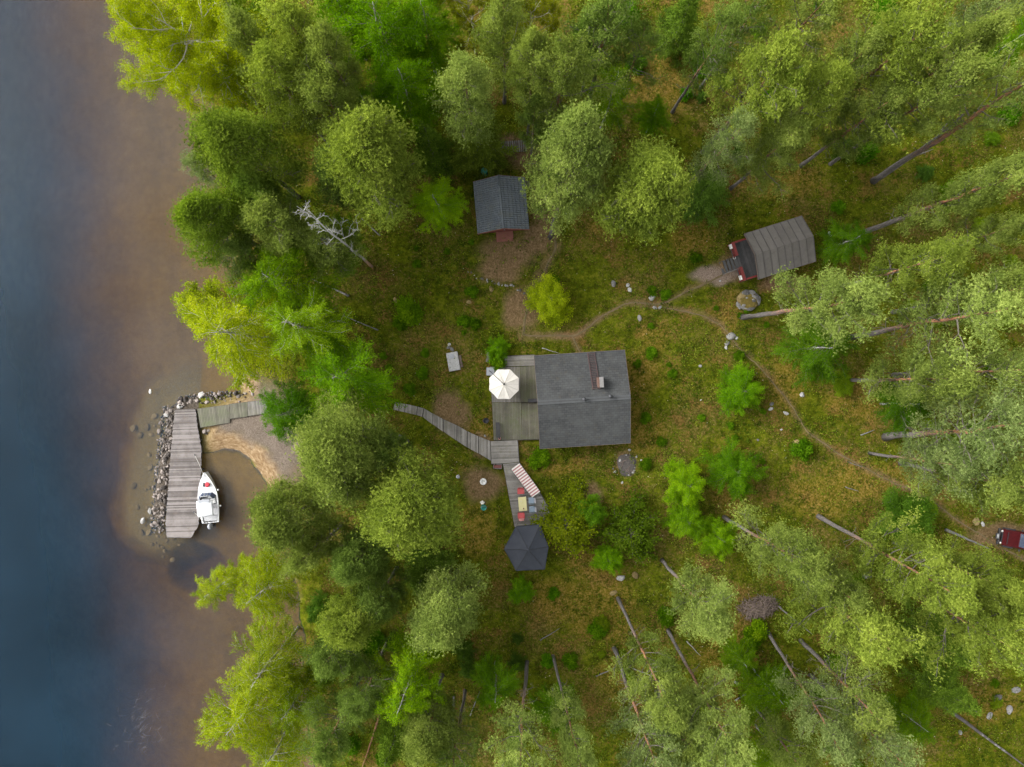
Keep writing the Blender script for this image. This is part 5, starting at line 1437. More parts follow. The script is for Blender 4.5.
M['ochre_stone'] = generic('mossy_ochre_stone', (0.12, 0.085, 0.028), (0.27, 0.20, 0.08), 3, 0.95, 0.5, rand=.3)
M['sunken_stone'] = generic('algae_ochre_stone', (0.26, 0.17, 0.05), (0.48, 0.34, 0.13), 3, .9, .4, rand=.4)
SU_ROCK = [rock_mesh(990 + i, .6, mat=M['sunken_stone']) for i in range(3)]
OC_ROCK = [rock_mesh(970 + i, .6, mat=M['ochre_stone']) for i in range(3)]
def stone(meshes, px, py, rpx, label, group=None, z=None, name='stone', lift=.25, stretch=1.0, rz=None):
    x, y = W(px, py, z if z is not None else 0)
    o = bpy.data.objects.new(name, rnd.choice(meshes)); COL.objects.link(o)
    r_ = rpx * S; zz = (h1(x, y) if z is None else z)
    o.location = (x, y, zz + r_ * lift); o.rotation_euler = (rnd.uniform(-.3, .3), rnd.uniform(-.3, .3), rnd.uniform(0, 6.28) if rz is None else rz)
    o.scale = (r_ * stretch, r_ * rnd.uniform(.8, 1.05), r_ * rnd.uniform(.75, 1.0))
    return tag(o, label, 'stone', group)
def rubble_mass(mat):
    mb = MB(); r = random.Random(31)
    lines = ([(175, 406), (170, 440), (167, 475), (164, 505), (163, 533)], [(177, 403), (195, 400), (215, 398), (238, 398), (262, 397)])
    for i in range(900):
        ln = lines[0] if r.random() < .68 else lines[1]
        f = r.random() * (len(ln) - 1); a = min(int(f), len(ln) - 2); f -= a; dd = r.random() ** 1.1
        px = ln[a][0] + (ln[a + 1][0] - ln[a][0]) * f; py = ln[a][1] + (ln[a + 1][1] - ln[a][1]) * f
        if ln is lines[0]: px -= dd * 14 - 1
        else: py += r.uniform(-7, 5)
        x, y = W(px, py, ZW); s = r.uniform(.05, .13); z = ZW + .10 - .22 * dd + r.uniform(-.05, .05); q = Euler((r.uniform(0, 3), r.uniform(0, 3), r.uniform(0, 3))).to_matrix(); mb.tint = r.random()
        vs = [q @ (Vector(c) * s * r.uniform(.75, 1.2)) for c in ((1, 0, 0), (0, 1, 0), (-1, 0, 0), (0, -1, 0), (.5, .5, .7), (-.5, .5, .7), (-.5, -.5, .7), (.5, -.5, .7), (0, 0, -.7))]
        mb._add([(x + v.x, y + v.y, z + v.z) for v in vs], [(0, 1, 4), (1, 5, 4), (1, 2, 5), (2, 6, 5), (2, 3, 6), (3, 7, 6), (3, 0, 7), (0, 4, 7), (4, 5, 6, 7), (1, 0, 8), (2, 1, 8), (3, 2, 8), (0, 3, 8)])
    tag(mb.build('rubble', mat), 'small broken stones filling the rock bank round the pier', 'rubble', kind='stuff')
M['snag_bark'] = generic('pale_snag_bark', (0.11, 0.10, 0.085), (0.27, 0.25, 0.22), 3, .9, .3)
M['rubble'] = generic('broken_stone', (0.04, 0.034, 0.03), (0.26, 0.225, 0.20), 4, .95, .4, tint=1.1)
rubble_mass(M['rubble'])
WEST = [(176.5, 408), (171.5, 440), (168.5, 475), (165.5, 505), (164.5, 530)]
def on_line(pts, t):
    f = t * (len(pts) - 1); i = min(int(f), len(pts) - 2); f -= i
    return pts[i][0] + (pts[i + 1][0] - pts[i][0]) * f, pts[i][1] + (pts[i + 1][1] - pts[i][1]) * f
placed = []
def try_rock(px, py, r, gap=.72):
    for a, b2, c in placed:
        if (a - px) ** 2 + (b2 - py) ** 2 < ((c + r) * gap) ** 2: return False
    placed.append((px, py, r)); return True
n = 0
while n < 170:
    t_ = rnd.random(); ex, ey = on_line(WEST, t_); d_ = rnd.random() ** 1.2 * 13
    r_ = rnd.choice((1.0, 1.2, 1.4, 1.7, 2.0, 2.6)) * rnd.uniform(.85, 1.1)
    if try_rock(ex - d_ - 0.3, ey + rnd.uniform(-4, 4), r_, .56) or rnd.random() < .02:
        n += 1; stone(SH_ROCK, ex - d_ - .3, ey, r_, 'angular grey stone in the rock bank along the lake side of the pier', 'rock bank along the pier', z=ZW - .10 + .30 * (1 - d_ / 15) * rnd.uniform(.5, 1.2), name='stone')
n = 0
NORTH = [(177, 402), (195, 396), (215, 395.5), (238, 395), (262, 393)]
while n < 50:
    ex, ey = on_line(NORTH, rnd.random()); r_ = rnd.choice((1.0, 1.3, 1.7, 2.1, 2.7)); dy = rnd.uniform(-3, 7)
    if try_rock(ex, ey + dy, r_, .56) or rnd.random() < .02:
        n += 1; stone(SH_ROCK, ex, ey + dy, r_, 'grey stone in the bank along the upper side of the gangway', 'rock bank along the gangway', z=ZW + rnd.uniform(-.05, .22))
n = 0
while n < 20:
    ex, ey = on_line([(203, 431), (225, 424), (252, 419)], rnd.random()); r_ = rnd.choice((1.2, 1.6, 2.0, 2.5)); dy = rnd.uniform(-1, 4)
    if try_rock(ex, ey + dy, r_, .56) or rnd.random() < .02:
        n += 1; stone(SH_ROCK, ex, ey + dy, r_, 'grey stone under the beach side of the gangway', 'stones on the beach side of the gangway', z=ZW + rnd.uniform(.05, .25))
n = 0
while n < 30:
    px, py = rnd.gauss(153, 9), rnd.uniform(412, 560); px += 12 * max(0, (py - 530) / 30); r_ = rnd.choice((1.2, 1.6, 2.0, 2.6, 3.6))
    if px < 163 + (20 if py > 535 else 0) and try_rock(px, py, r_, .95):
        n += 1; x, y = W(px, py, ZW); stone(SU_ROCK, px, py, r_, 'ochre stone lying under the shallow water beside the rock bank', 'sunken stones off the pier', z=max(h1(x, y), ZW - .6) + .02, lift=.1)
for px, py, r_, lab in ((143.5, 520.5, 3.4, 'pale stone breaking the surface farthest out beside the pier'), (150.5, 511, 3.2, 'large pale stone at the waterline beside the lower pier'), (201.5, 395, 3.6, 'large pale round stone at the upper bank of the gangway'), (180, 406, 3.6, 'grey boulder at the upper left corner of the pier'), (166.5, 415, 2.8, 'pale stone at the top of the rock bank')):
    stone(PA_ROCK, px, py, r_, lab, None, z=ZW - .02, name='boulder')
YARD = [('gr', 613.5, 283.5, 4.2, 'dark grey stone left of the pale stones by the upper path'), ('pa', 627.5, 285, 2.6, 'white-topped stone above the path, upper of a touching pair'), ('pa', 629.5, 290, 3.2, 'white stone above the path, lower of a touching pair'),
        ('pa', 652, 297.5, 4.6, 'large pale stone beside the upper path'), ('gr', 655, 307.5, 2.8, 'left one of two flat bluish stones on the path'), ('gr', 660, 307.5, 2.8, 'right one of two flat bluish stones on the path'), ('gr', 639.5, 318, 3.6, 'blue-grey stone in the grass below the upper path'),
        ('gr', 730.5, 336, 5.2, 'large grey boulder of the group at the bend of the footpath'), ('gr', 727, 343, 3.4, 'dark boulder of the group at the bend of the footpath'), ('pa', 726, 347.5, 2.4, 'small white stone of the group at the bend of the footpath'), ('pa', 736.5, 338, 2.4, 'white end stone of the group at the bend of the footpath'),
        ('pa', 802, 394.5, 3.4, 'white stone right of the footpath below the sauna'), ('pa', 785.5, 413, 3.4, 'flat white stone left of the footpath'), ('gr', 771.5, 404, 2.6, 'greyish upper stone near the vivid sapling'), ('pa', 770.5, 409, 2.8, 'pale lower stone near the vivid sapling'), ('pa', 781.3, 429.5, 1.4, 'smallest white stone left of the footpath'),
        ('och', 796, 444, 5.6, 'ochre moss-covered boulder left of the footpath'), ('pa', 620.5, 577.5, 4.8, 'big white boulder right below the bright green sapling'), ('och', 613, 592, 4.2, 'round ochre boulder below the big white boulder'), ('och', 635, 575, 4.4, 'mossy ochre boulder right of the big white boulder'),
        ('pa', 736, 682.5, 3.0, 'white stone in the ochre clearing at the lower right'), ('gr', 876, 534, 3, 'grey stone beside the long grey trunk'), ('pa', 983, 524, 3.2, 'pale edge stone in front of the red vehicle'), ('och', 976, 521, 5.0, 'mossy boulder in front of the red vehicle'), ('gr', 866, 575, 6, 'rough grey boulder under the lower right pines'), ('pa', 1010, 710, 5, 'pale boulder at the lower right edge'), ('gr', 998, 700, 6.5, 'grey boulder behind the pale boulder at the lower right edge'), ('gr', 990, 716, 4.4, 'grey lichen-covered boulder at the lower right edge'), ('pa', 960, 732, 3, 'white stone beside the dark trunk at the lower right'), ('gr', 1016, 690, 5, 'grey boulder nearest the right edge, lowest group'),
        ('pa', 720, 281, 1.4, 'small white stone on the gravel by the sauna'), ('pa', 700, 366, 2.2, 'small pale stone in the ochre grass right of the cabin'), ('och', 469, 302, 2.8, 'pinkish stone left of the yellow shrub'), ('och', 491, 289, 3.4, 'flat pinkish stone by the row of little grey stones'), ('och', 396, 300, 3.6, 'ochre stone in the grass left of the clearing'), ('gr', 485, 436, 1.6, 'small stone beside the landing'),
        ('gr', 399.5, 437, 3.4, 'blue-grey stone in the grass below the boardwalk end'), ('pa', 701, 400, 1.2, 'tiny white stone right of the cabin'), ('gr', 530, 292, 2.4, 'pale grey end stone of the little stone row'), ('gr', 758, 440, 1.6, 'small grey stone in the grass right of the cabin')]
for kd, px, py, r_, lab in YARD:
    stone({'gr': GR_ROCK, 'pa': PA_ROCK, 'och': OC_ROCK}[kd], px, py, r_ * .85, lab, None, name='boulder' if r_ > 3.3 else 'stone', lift=.1)
# little row of stones by the yard path, each a stone of its own
for i in range(20):
    f = i / 19; px = 469 + 54 * f + rnd.uniform(-1.5, 1.5); py = 271 + 23 * f + 3 * math.sin(f * 6) + rnd.uniform(-1.5, 1.5)
    stone(GR_ROCK if rnd.random() < .6 else PA_ROCK, px, py, rnd.uniform(.7, 1.8), 'small grey stone in the crooked stone row left of the yellow shrub', 'crooked row of small stones', lift=.1)
# fire place: ring of stones round ash, below the cabin
t = thing('fire_pit', 'old fire pit of ash ringed with small stones below the cabin', 'fire pit', (*W(627, 465), h1(*W(627, 465))))
m_ = MB(); rg = []
for s_, z_ in ((1.0, .0), (.8, .10), (.4, .14)): rg.append([(s_ * (1.0 + .12 * math.sin(3 * a)) * math.cos(a) * .95, s_ * (1.3 + .15 * math.cos(2 * a)) * math.sin(a), z_) for a in [2 * PI * q / 20 for q in range(20)]])
m_.loft(rg); m_.build('ash', M['ash'], t)
for i in range(16):
    a = 2 * PI * i / 16 + rnd.uniform(-.15, .15); o = bpy.data.objects.new('ring_stone', rnd.choice(PA_ROCK if i % 3 else GR_ROCK)); COL.objects.link(o); o.parent = t
    s_ = rnd.uniform(.05, .17); o.scale = (s_, s_, s_ * .8); a += rnd.uniform(-.5, .5); e_ = rnd.uniform(.55, 1.35); o.location = (math.cos(a) * 1.1 * e_, math.sin(a) * 1.4 * e_, .06); o.rotation_euler = (0, 0, rnd.uniform(0, 6))
for i in range(7): m_ = MB(); a = rnd.uniform(0, 6); q = (rnd.uniform(-.5, .5), rnd.uniform(-.7, .7)); m_.tube([(q[0], q[1], .13), (q[0] + math.cos(a) * .7, q[1] + math.sin(a) * .7, .18)], [.035, .02], 5); m_.build('charred_branch', M['brown_wood'], t)
# mossy stone ring below the sauna
wx, wy = W(747.5, 301.5); t = thing('stone_ring', 'low ring of stones filled with ochre moss below the sauna porch', 'stone ring', (wx, wy, h1(wx, wy)))
m_ = MB(); m_.lathe((0, 0, -.05), [(.98, 0), (.95, .38), (.6, .46), (0, .48)], 18); m_.build('moss_filling', M['moss'], t, True)
for i in range(14):
    a = 2 * PI * i / 14 + rnd.uniform(-.12, .12); o = bpy.data.objects.new('ring_stone', (GR_ROCK + OC_ROCK)[i % 8]); COL.objects.link(o); o.parent = t; s_ = rnd.uniform(.18, .40) * (1.35 if i in (4, 5) else 1)
    o.scale = (s_ * 1.2, s_ * .8, s_); o.location = (math.cos(a) * rnd.uniform(.72, 1.08), math.sin(a) * rnd.uniform(.66, .98), .22); o.rotation_euler = (rnd.uniform(-.3, .3), rnd.uniform(-.3, .3), a + PI / 2)
for i in range(4):
    o = bpy.data.objects.new('filling_stone', GR_ROCK[i]); COL.objects.link(o); o.parent = t; s_ = rnd.uniform(.10, .2); o.scale = (s_, s_, s_ * .7); o.location = (rnd.uniform(-.55, .55), rnd.uniform(-.5, .5), .44)

# ------------------------------------------------------------------ odds and ends round the yard
def ground_at(px, py): x, y = W(px, py); return x, y, h1(x, y)
x, y, z = ground_at(483.3, 481.5)
t = thing('round_lid', 'white round ring-shaped lid with a dark centre on bare soil', 'lid', (x, y, z + .05)); m_ = MB(); m_.lathe((0, 0, 0), [(.33, 0), (.34, .10), (.30, .13), (.17, .13), (.15, .07)], 24); m_.build('rim', M['white_paint'], t, True); m_ = MB(); m_.lathe((0, 0, .02), [(.155, 0), (.155, .03), (0, .035)], 16); m_.build('hub', M['dark_metal'], t)
x, y, z = ground_at(484, 506.8 - 0.0)
x, y, z = ground_at(483.8, 507)
t = thing('bucket', 'teal bucket on the bare soil below the white round lid', 'bucket', (x, y, z)); m_ = MB(); m_.lathe((0, 0, 0), [(.20, 0), (.29, .34), (.265, .34), (.20, .06), (0, .06)], 18); m_.build('body', M['teal'], t, True); m_ = MB(); m_.tube([(-.29, 0, .33), (-.2, .1, .40), (0, .16, .42), (.2, .1, .40), (.29, 0, .33)], .012, 5); m_.build('handle', M['alu'], t)
x, y, z = ground_at(482.5, 502.5)
t = thing('rag', 'crumpled pale rag beside the teal bucket', 'rag', (x, y, z + .06)); m_ = MB(); m_.loft([[(.22 * s_ * (1 + .3 * math.sin(5 * a)) * math.cos(a), .17 * s_ * (1 + .25 * math.cos(4 * a)) * math.sin(a), zz) for a in [2 * PI * q / 14 for q in range(14)]] for s_, zz in ((1, -.05), (1.05, .03), (.6, .09), (.15, .07))]); m_.build('cloth', M['cream_canvas'], t, True)
x, y, z = ground_at(458.3, 476.2)
t = thing('lidded_can', 'small grey lidded can standing in the grass left of the white lid', 'can', (x, y, z)); m_ = MB(); m_.lathe((0, 0, 0), [(.15, 0), (.17, .42)], 14); m_.build('body', M['lilac_plastic'], t, True); m_ = MB(); m_.lathe((0, 0, .42), [(.20, 0), (.18, .05), (.05, .09), (0, .09)], 14); m_.build('lid', M['grey_plastic'], t, True)
x, y, z = ground_at(486, 420.5)
t = thing('iron_pot', 'round dark iron pot in the grass left of the terrace', 'pot', (x, y, z)); m_ = MB(); m_.lathe((0, 0, 0), [(.22, 0), (.28, .3), (.25, .3), (.20, .08), (0, .07)], 18); m_.build('body', M['black'], t, True)
for s_ in (-1, 1): m_ = MB(); m_.tube([(s_ * .27, -.07, .25), (s_ * .34, 0, .25), (s_ * .27, .07, .25)], .015, 5); m_.build('handle', M['dark_metal'], t)
# concrete well slab with stones
x, y, z = ground_at(453.5, 361.5)
t = thing('well_cover', 'stained pale concrete well cover in the grass left of the white parasol', 'well cover', (x, y, z - .05), math.radians(10)); m_ = MB(); m_.box((0, 0, .2), (1.15, 1.85, .4)); m_.build('slab', M['concrete'], t, bevel=.03)
m_ = MB(); m_.box((-.1, .52, .415), (.55, .45, .03)); m_.build('hatch', M['grey_plastic'], t, bevel=.008); m_ = MB(); m_.box((.72, -.1, .12), (.26, 1.2, .24)); m_.build('side_board', M['brown_wood'], t)
for px, py, r_, lab in ((448.5, 347.5, 2.2, 'mossy stone against the head of the well cover, left one'), (452, 349.5, 2.4, 'mossy stone against the head of the well cover, right one'), (449.5, 344.5, 1.8, 'outermost stone at the head of the well cover'), (460, 366.5, 1.5, 'small white stone at the side of the well cover')):
    stone(GR_ROCK if 'mossy' in lab else PA_ROCK, px, py, r_, lab, None)
# rack of timber and log behind the small shed
x, y, z = ground_at(514, 147)
t = thing('pallet', 'grey slatted pallet lying behind the small shed', 'pallet', (x, y, z), math.radians(4)); 
m_ = MB()
for i in range(12): m_.tint = rnd.random(); m_.box((-1.2 + i * .215, 0, .16), (.12, 1.15, .035))
m_.build('deck', M['deck_grey'], t)
for s_ in (-.48, 0, .48): m_ = MB(); m_.box((0, s_, .07), (2.5, .1, .14)); m_.build('bearer', M['pier_side'], t)
for i, (a, b2, r_, mt, lab) in enumerate((((484, 157), (503.5, 147.5), .22, 'grey_wood', 'thick pale barkless log behind the small shed'), ((542, 348), (560, 353.5), .05, 'pale_stick', 'bleached crooked stick against the upper wall of the cabin'), ((565, 214), (576, 213), .10, 'pale_stick', 'short pale log in the grass under the large pale pine'),
                                       ((778, 606), (812, 634), .10, 'grey_wood', 'straight grey log lying right of the brushwood heap'), ((944, 529), (990, 549), .16, 'grey_wood', 'long grey log lying in front of the red vehicle'), ((735, 700), (752, 690), .08, 'grey_wood', 'thin grey log on the ochre ground at the lower right'), ((848, 462), (862, 467), .06, 'grey_wood', 'short grey stick beside the footpath'), ((845, 487), (858, 491), .06, 'grey_wood', 'short lower grey stick below the footpath'),
                                       ((860, 435), (874, 430), .07, 'grey_wood', 'grey dead branch beside the pale trunk of the thin pine'), ((378, 330), (344, 316), .08, 'grey_wood', 'thin pale fallen stem at the edge of the shore birches'), ((349, 296), (312, 279), .12, 'grey_wood', 'brownish fallen stem below the dead tree'), ((380, 236), (362, 219), .08, 'grey_wood', 'thin pale stem right of the dead tree'), ((944, 706), (1030, 770), .20, 'dark_log', 'long dark fallen trunk in the bottom right corner'), ((758, 706), (801, 757), .16, 'orange_log', 'orange fallen trunk at the bottom edge in the lower right'), ((381, 712), (362, 768), .12, 'orange_log', 'bare orange trunk at the bottom edge near the shore'), ((454, 696), (452, 752), .11, 'grey_wood', 'straight dark trunk at the bottom edge left of the pale pine'), ((632, 668), (655, 676), .07, 'pale_stick', 'bleached broken branch on the ochre ground of the lower clearing'), ((596, 676), (622, 664), .06, 'grey_wood', 'grey broken branch beside the short visible trunk in the lower clearing'), ((470, 715), (480, 690), .07, 'grey_wood', 'grey branch lying between the green birch and the dark trunk'), ((686, 640), (700, 655), .06, 'pale_stick', 'thin pale branch above the long grey-green pine trunk'), ((540, 640), (560, 628), .06, 'grey_wood', 'lone grey branch on the ground below the gazebo'))):
    if 'pale_stick' not in M: M['pale_stick'] = generic('bleached_stick', (0.22, 0.21, 0.19), (0.38, 0.36, 0.33), 5, .9, .2); M['dark_log'] = generic('lichened_dark_log', (0.03, 0.026, 0.023), (0.11, 0.095, 0.085), 3, .9, .4, spots=((0.20, 0.19, 0.175), 1.6, .55, .68)); M['orange_log'] = generic('orange_pine_log', (0.12, 0.052, 0.025), (0.26, 0.115, 0.05), 3, .9, .3)
    n_ = 8; pts = []
    for q in range(n_ + 1):
        f = q / n_; xx, yy = W(a[0] + (b2[0] - a[0]) * f + rnd.uniform(-.25, .25), a[1] + (b2[1] - a[1]) * f + rnd.uniform(-.25, .25)); pts.append((xx, yy, h1(xx, yy) + r_ * .8 + .04))
    m_ = MB(); m_.tube(pts, [r_ * (1 - .085 * q) for q in range(n_ + 1)], 8)
    o = m_.build('fallen_log' if r_ > .09 else 'stick', M[mt], None, True); tag(o, lab, 'log' if r_ > .09 else 'stick')
# the pale second stem beside the stout grey pine trunk: a dead birch leaning out of the wood
t = thing('leaning_snag', 'pale bare stem leaning beside the stout grey trunk in the upper right', 'dead tree', (*W(889, 172), h1(*W(889, 172))))
m_ = MB(); b0 = Vector(t.location); pts = []
for q in range(9):
    f = q / 8; zz = 11.5 * f; xx, yy = W(889 + (962 - 889) * f + (3 * math.sin(3 * f)), 172 + (115 - 172) * f, zz); pts.append(Vector((xx, yy, zz)) - Vector((b0.x, b0.y, 0)))
m_.tube(pts, [.20 * (1 - .07 * q) for q in range(9)], 8, hfs=[.6] * 9); m_.build('trunk', M['snag_bark'], t, True)
for q, (dx, dy) in ((2, (1.7, .5)), (5, (.5, 1.1)), (6, (1.2, -.3))):
    m_ = MB(); a = pts[q]; m_.tube([a, a + Vector((dx * .5, dy * .5, .25)), a + Vector((dx, dy, .9))], [.09, .07, .03], 6); m_.build('branch', M['snag_bark'], t, True)
x, y, z = ground_at(484.5, 174)
t = thing('rain_barrel', 'teal lidded barrel at the upper left corner of the small shed', 'barrel', (x, y, z)); m_ = MB(); m_.lathe((0, 0, 0), [(.28, 0), (.34, .3), (.34, .6), (.29, .9)], 18); m_.build('body', M['teal'], t, True); m_ = MB(); m_.lathe((0, 0, .9), [(.31, 0), (.31, .05), (0, .07)], 18); m_.build('lid', M['teal'], t)
x, y, z = ground_at(527.8, 184.5)
t = thing('crate', 'small pale crate against the right eave of the small shed', 'crate', (x, y, z), .1); m_ = MB(); m_.box((0, 0, .03), (.38, .55, .05))
for s_ in (-1, 1): m_.box((s_ * .18, 0, .2), (.025, .55, .28)); m_.box((0, s_ * .265, .2), (.334, .025, .28))
m_.build('body', M['grey_wood'], t)
for s_ in (-1, 1): m_ = MB(); m_.box((0, s_ * .285, .27), (.16, .02, .04)); m_.build('handle', M['brown_wood'], t)
x, y, z = ground_at(829, 234.5)
t = thing('jerry_can', 'small white can in the grass right of the sauna roof', 'can', (x, y, z), math.radians(-60)); m_ = MB(); m_.box((0, 0, .17), (.5, .2, .34)); m_.build('body', M['white_paint'], t, bevel=.04); m_ = MB(); m_.tube([(-.15, 0, .33), (-.1, 0, .41), (.1, 0, .41), (.15, 0, .33)], .02, 6); m_.build('handle', M['white_paint'], t)
# heap of brushwood: one mound of cut twigs
x, y, z = ground_at(758, 607)
m_ = MB()
for i in range(420):
    a = rnd.uniform(0, 2 * PI); f = math.sqrt(rnd.random()); qx, qy = math.cos(a) * f * 2.0, math.sin(a) * f * 1.05 ; hh = .75 * (1 - f * f); b2 = rnd.gauss(.1, .9); Lq = rnd.uniform(.25, .6); m_.tint = rnd.random()
    m_.tube([(qx - math.cos(b2) * Lq, qy - math.sin(b2) * Lq, hh + rnd.uniform(-.05, .1)), (qx + math.cos(b2) * Lq, qy + math.sin(b2) * Lq, hh + rnd.uniform(-.05, .15))], [.03, .012], 4)
o = m_.build('brushwood_heap', M['brown_wood']); o.location = (x, y, z); o.rotation_euler = (0, 0, math.radians(8)); tag(o, 'brown oval heap of cut brushwood among the lower right pines', 'brushwood heap', kind='stuff')

# ------------------------------------------------------------------ boat
x, y = W(209.3, 498, ZW + .3)
bt = thing('motorboat', 'white open motorboat with a white canopy moored along the pier', 'motorboat', (x, y, ZW), math.radians(95.5))
ST = [(-2.45, .80, .55), (-1.6, .92, .56), (-.6, .98, .58), (.3, .96, .62), (1.0, .82, .67), (1.6, .60, .73), (2.1, .35, .79), (2.5, .13, .84), (2.66, .02, .86)]
rings = []; 
for xx, hb, zs in ST:
    k_ = 1 - max(0, (xx - .5)) / 2.6
    prof = [(0, -.28 * k_ + .12 * (1 - k_)), (hb * .55, -.18 * k_ + .15 * (1 - k_)), (hb * .86, .06), (hb * .96, .35), (hb, zs), (hb + .035, zs - .04), (hb + .035, zs + .02), (max(hb - .10, .004), zs + .03), (max(hb - .13, .003), zs - .03)]
    rings.append([(xx, -a, b2) for a, b2 in reversed(prof[1:])] + [(xx, a, b2) for a, b2 in prof])
m_ = MB(); m_.loft(rings, closed=False); ho = m_.build('hull', M['gelcoat'], bt)
m_ = MB(); hb, zs = .80, .55; m_.box((-2.44, 0, .20), (.06, 1.56, .66)); m_.build('transom', M['gelcoat'], bt, bevel=.02)
# foredeck, floor, side decks
top = []; 
for xx, hb, zs in ST[3:]: top.append([(xx, -max(hb - .09, .003), zs + .03), (xx, -max(hb - .09, .003) * .5, zs + .075), (xx, 0, zs + .095), (xx, max(hb - .09, .003) * .5, zs + .075), (xx, max(hb - .09, .003), zs + .03)])
m_ = MB(); m_.loft(top, closed=False); m_._add([(.3, -.87, .65), (.3, .87, .65), (.3, .80, .15), (.3, -.80, .15)], [(0, 1, 2, 3)]); m_.build('foredeck', M['gelcoat'], bt)
m_ = MB(); m_.prism([(-2.4, -.70), (-.6, -.86), (.29, -.84), (.29, .84), (-.6, .86), (-2.4, .70)], .10, .14); m_.build('cockpit_floor', M['boat_floor'], bt)
for s_ in (-1, 1): m_ = MB(); m_.box((-.3, s_ * .45, .36), (.5, .5, .44)); so_ = m_.build('seat', M['gelcoat'], bt, bevel=.04); m_ = MB(); m_.box((-.57, s_ * .45, .66), (.1, .48, .42)); m_.build('backrest', M['boat_floor'], so_, bevel=.03)
m_ = MB(); m_.box((-2.05, 0, .32), (.5, 1.4, .34)); m_.build('stern_bench', M['boat_floor'], bt, bevel=.03)
m_ = MB(); m_.box((.18, -.40, .50), (.26, .62, .5)); m_.build('console', M['gelcoat'], bt, bevel=.03)
# windscreen: raked three-sided screen
m_ = MB()
for a, b2 in (((.28, -.86), (.62, -.52)), ((.62, -.52), (.62, .52)), ((.62, .52), (.28, .86))):
    u = [(a[0], a[1], .67), (b2[0], b2[1], .72), (b2[0] - .30, b2[1] * .86, 1.14), (a[0] - .30, a[1] * .86, 1.10)]
    m_._add(u, [(0, 1, 2, 3)])
wo = m_.build('windscreen', M['screen'], bt); md = wo.modifiers.new('thick', 'SOLIDIFY'); md.thickness = .015
m_ = MB(); m_.tube([(-.02, -.74, 1.10), (.32, -.45, 1.15), (.32, .45, 1.15), (-.02, .74, 1.10)], .018, 6); m_.tube([(.62, -.17, .73), (.32, -.15, 1.15)], .015, 5); m_.tube([(.62, .17, .73), (.32, .15, 1.15)], .015, 5); m_.build('windscreen_frame', M['alu'], wo, True)
# canopy on hoops
rows = []
for i in range(9):
    xx = -.05 - 1.62 * i / 8; row = []
    for q in range(11):
        a = (q / 10 - .5) * 2; row.append((xx, a * .80, 1.62 - .16 * a * a - .03 * math.cos(i * PI / 2) - (.10 if i in (0, 8) else 0)))
    rows.append(row)
m_ = MB(); m_.loft(rows, closed=False); co_b = m_.build('canopy', M['boat_canvas'], bt, True); md = co_b.modifiers.new('thick', 'SOLIDIFY'); md.thickness = .02
m_ = MB(); m_.box((-.12, 0, 1.60), (.34, 1.1, .02)); m_.build('canopy_window', M['grey_plastic'], co_b)
for xx in (-.1, -.85, -1.6):
    m_ = MB(); m_.tube([(xx - .1, -.86, .6), (xx, -.82, 1.3), (xx, -.5, 1.54), (xx, 0, 1.60), (xx, .5, 1.54), (xx, .82, 1.3), (xx - .1, .86, .6)], .014, 6); m_.build('canopy_hoop', M['alu'], bt, True)
# outboard
m_ = MB(); m_.loft([[(-2.78 + .30 * math.cos(a) * s_, .19 * math.sin(a) * s_, zz) for a in [2 * PI * q / 14 for q in range(14)]] for s_, zz in ((.7, .45), (1.0, .52), (1.0, .85), (.8, .98), (.3, 1.02))]); eo = m_.build('outboard_motor', M['grey_plastic'], bt, True)
m_ = MB(); m_.box((-2.82, 0, .02), (.18, .11, .9)); m_.box((-2.86, 0, -.42), (.5, .08, .06)); m_.build('lower_unit', M['dark_metal'], eo)
m_ = MB(); m_.box((-2.53, 0, .42), (.14, .34, .26)); m_.build('bracket', M['dark_metal'], eo)
m_ = MB(); m_.tube([(-2.55, .1, .80), (-2.2, .25, .82)], .025, 6); m_.build('tiller', M['black'], eo)
for xx in (.75, -.85):
    m_ = MB(); m_.lathe((0, 0, -.25), [(.02, -.06), (.08, 0), (.09, .1), (.09, .35), (.07, .44), (.02, .48)], 12); o = m_.build('fender', M['white_paint'], bt, True); o.location = (xx, -1.12 + max(0, xx - .3) * .18, .48); o.rotation_euler = (math.radians(30), 0, 0)
    m_ = MB(); m_.tube([(0, 0, .22), (0, .16, .26)], .008, 4); m_.build('fender_line', M['white_paint'], o)
for px_b, py_b in ((2.3, .0), (-2.2, -.75), (-2.2, .75)): m_ = MB(); m_.box((px_b, py_b, .64 if px_b < 0 else .93), (.16, .04, .04)); m_.build('cleat', M['alu'], bt)
m_ = MB(); m_.tube([(2.45, -.1, .95), (1.9, -.42, 1.0), (1.2, -.72, .92)], .014, 6); m_.build('bow_rail', M['alu'], bt, True); m_ = MB(); m_.tube([(2.45, .1, .95), (1.9, .42, 1.0), (1.2, .72, .92)], .014, 6); m_.build('bow_rail', M['alu'], bt, True)
# cushion and bag on the foredeck
xq, yq, zq = local(bt, 1.42, -.10, .82)
t = thing('life_jacket', 'crimson and black life jacket lying on the boat foredeck', 'life jacket', (xq, yq, zq), math.radians(95)); m_ = MB(); m_.loft([[(.24 * s_ * (1 + .18 * math.sin(3 * a)) * math.cos(a), -.10 + .24 * s_ * math.sin(a), zz) for a in [2 * PI * q / 16 for q in range(16)]] for s_, zz in ((.9, -.03), (1.05, .05), (.9, .11), (.4, .12))]); m_.build('front_panel', M['crimson'], t, True)
m_ = MB(); m_.loft([[(.21 * s_ * (1 + .15 * math.cos(3 * a)) * math.cos(a), .24 + .14 * s_ * math.sin(a), zz) for a in [2 * PI * q / 14 for q in range(14)]] for s_, zz in ((.9, -.03), (1.05, .05), (.8, .10), (.3, .11))]); m_.build('back_panel', M['black'], t, True)
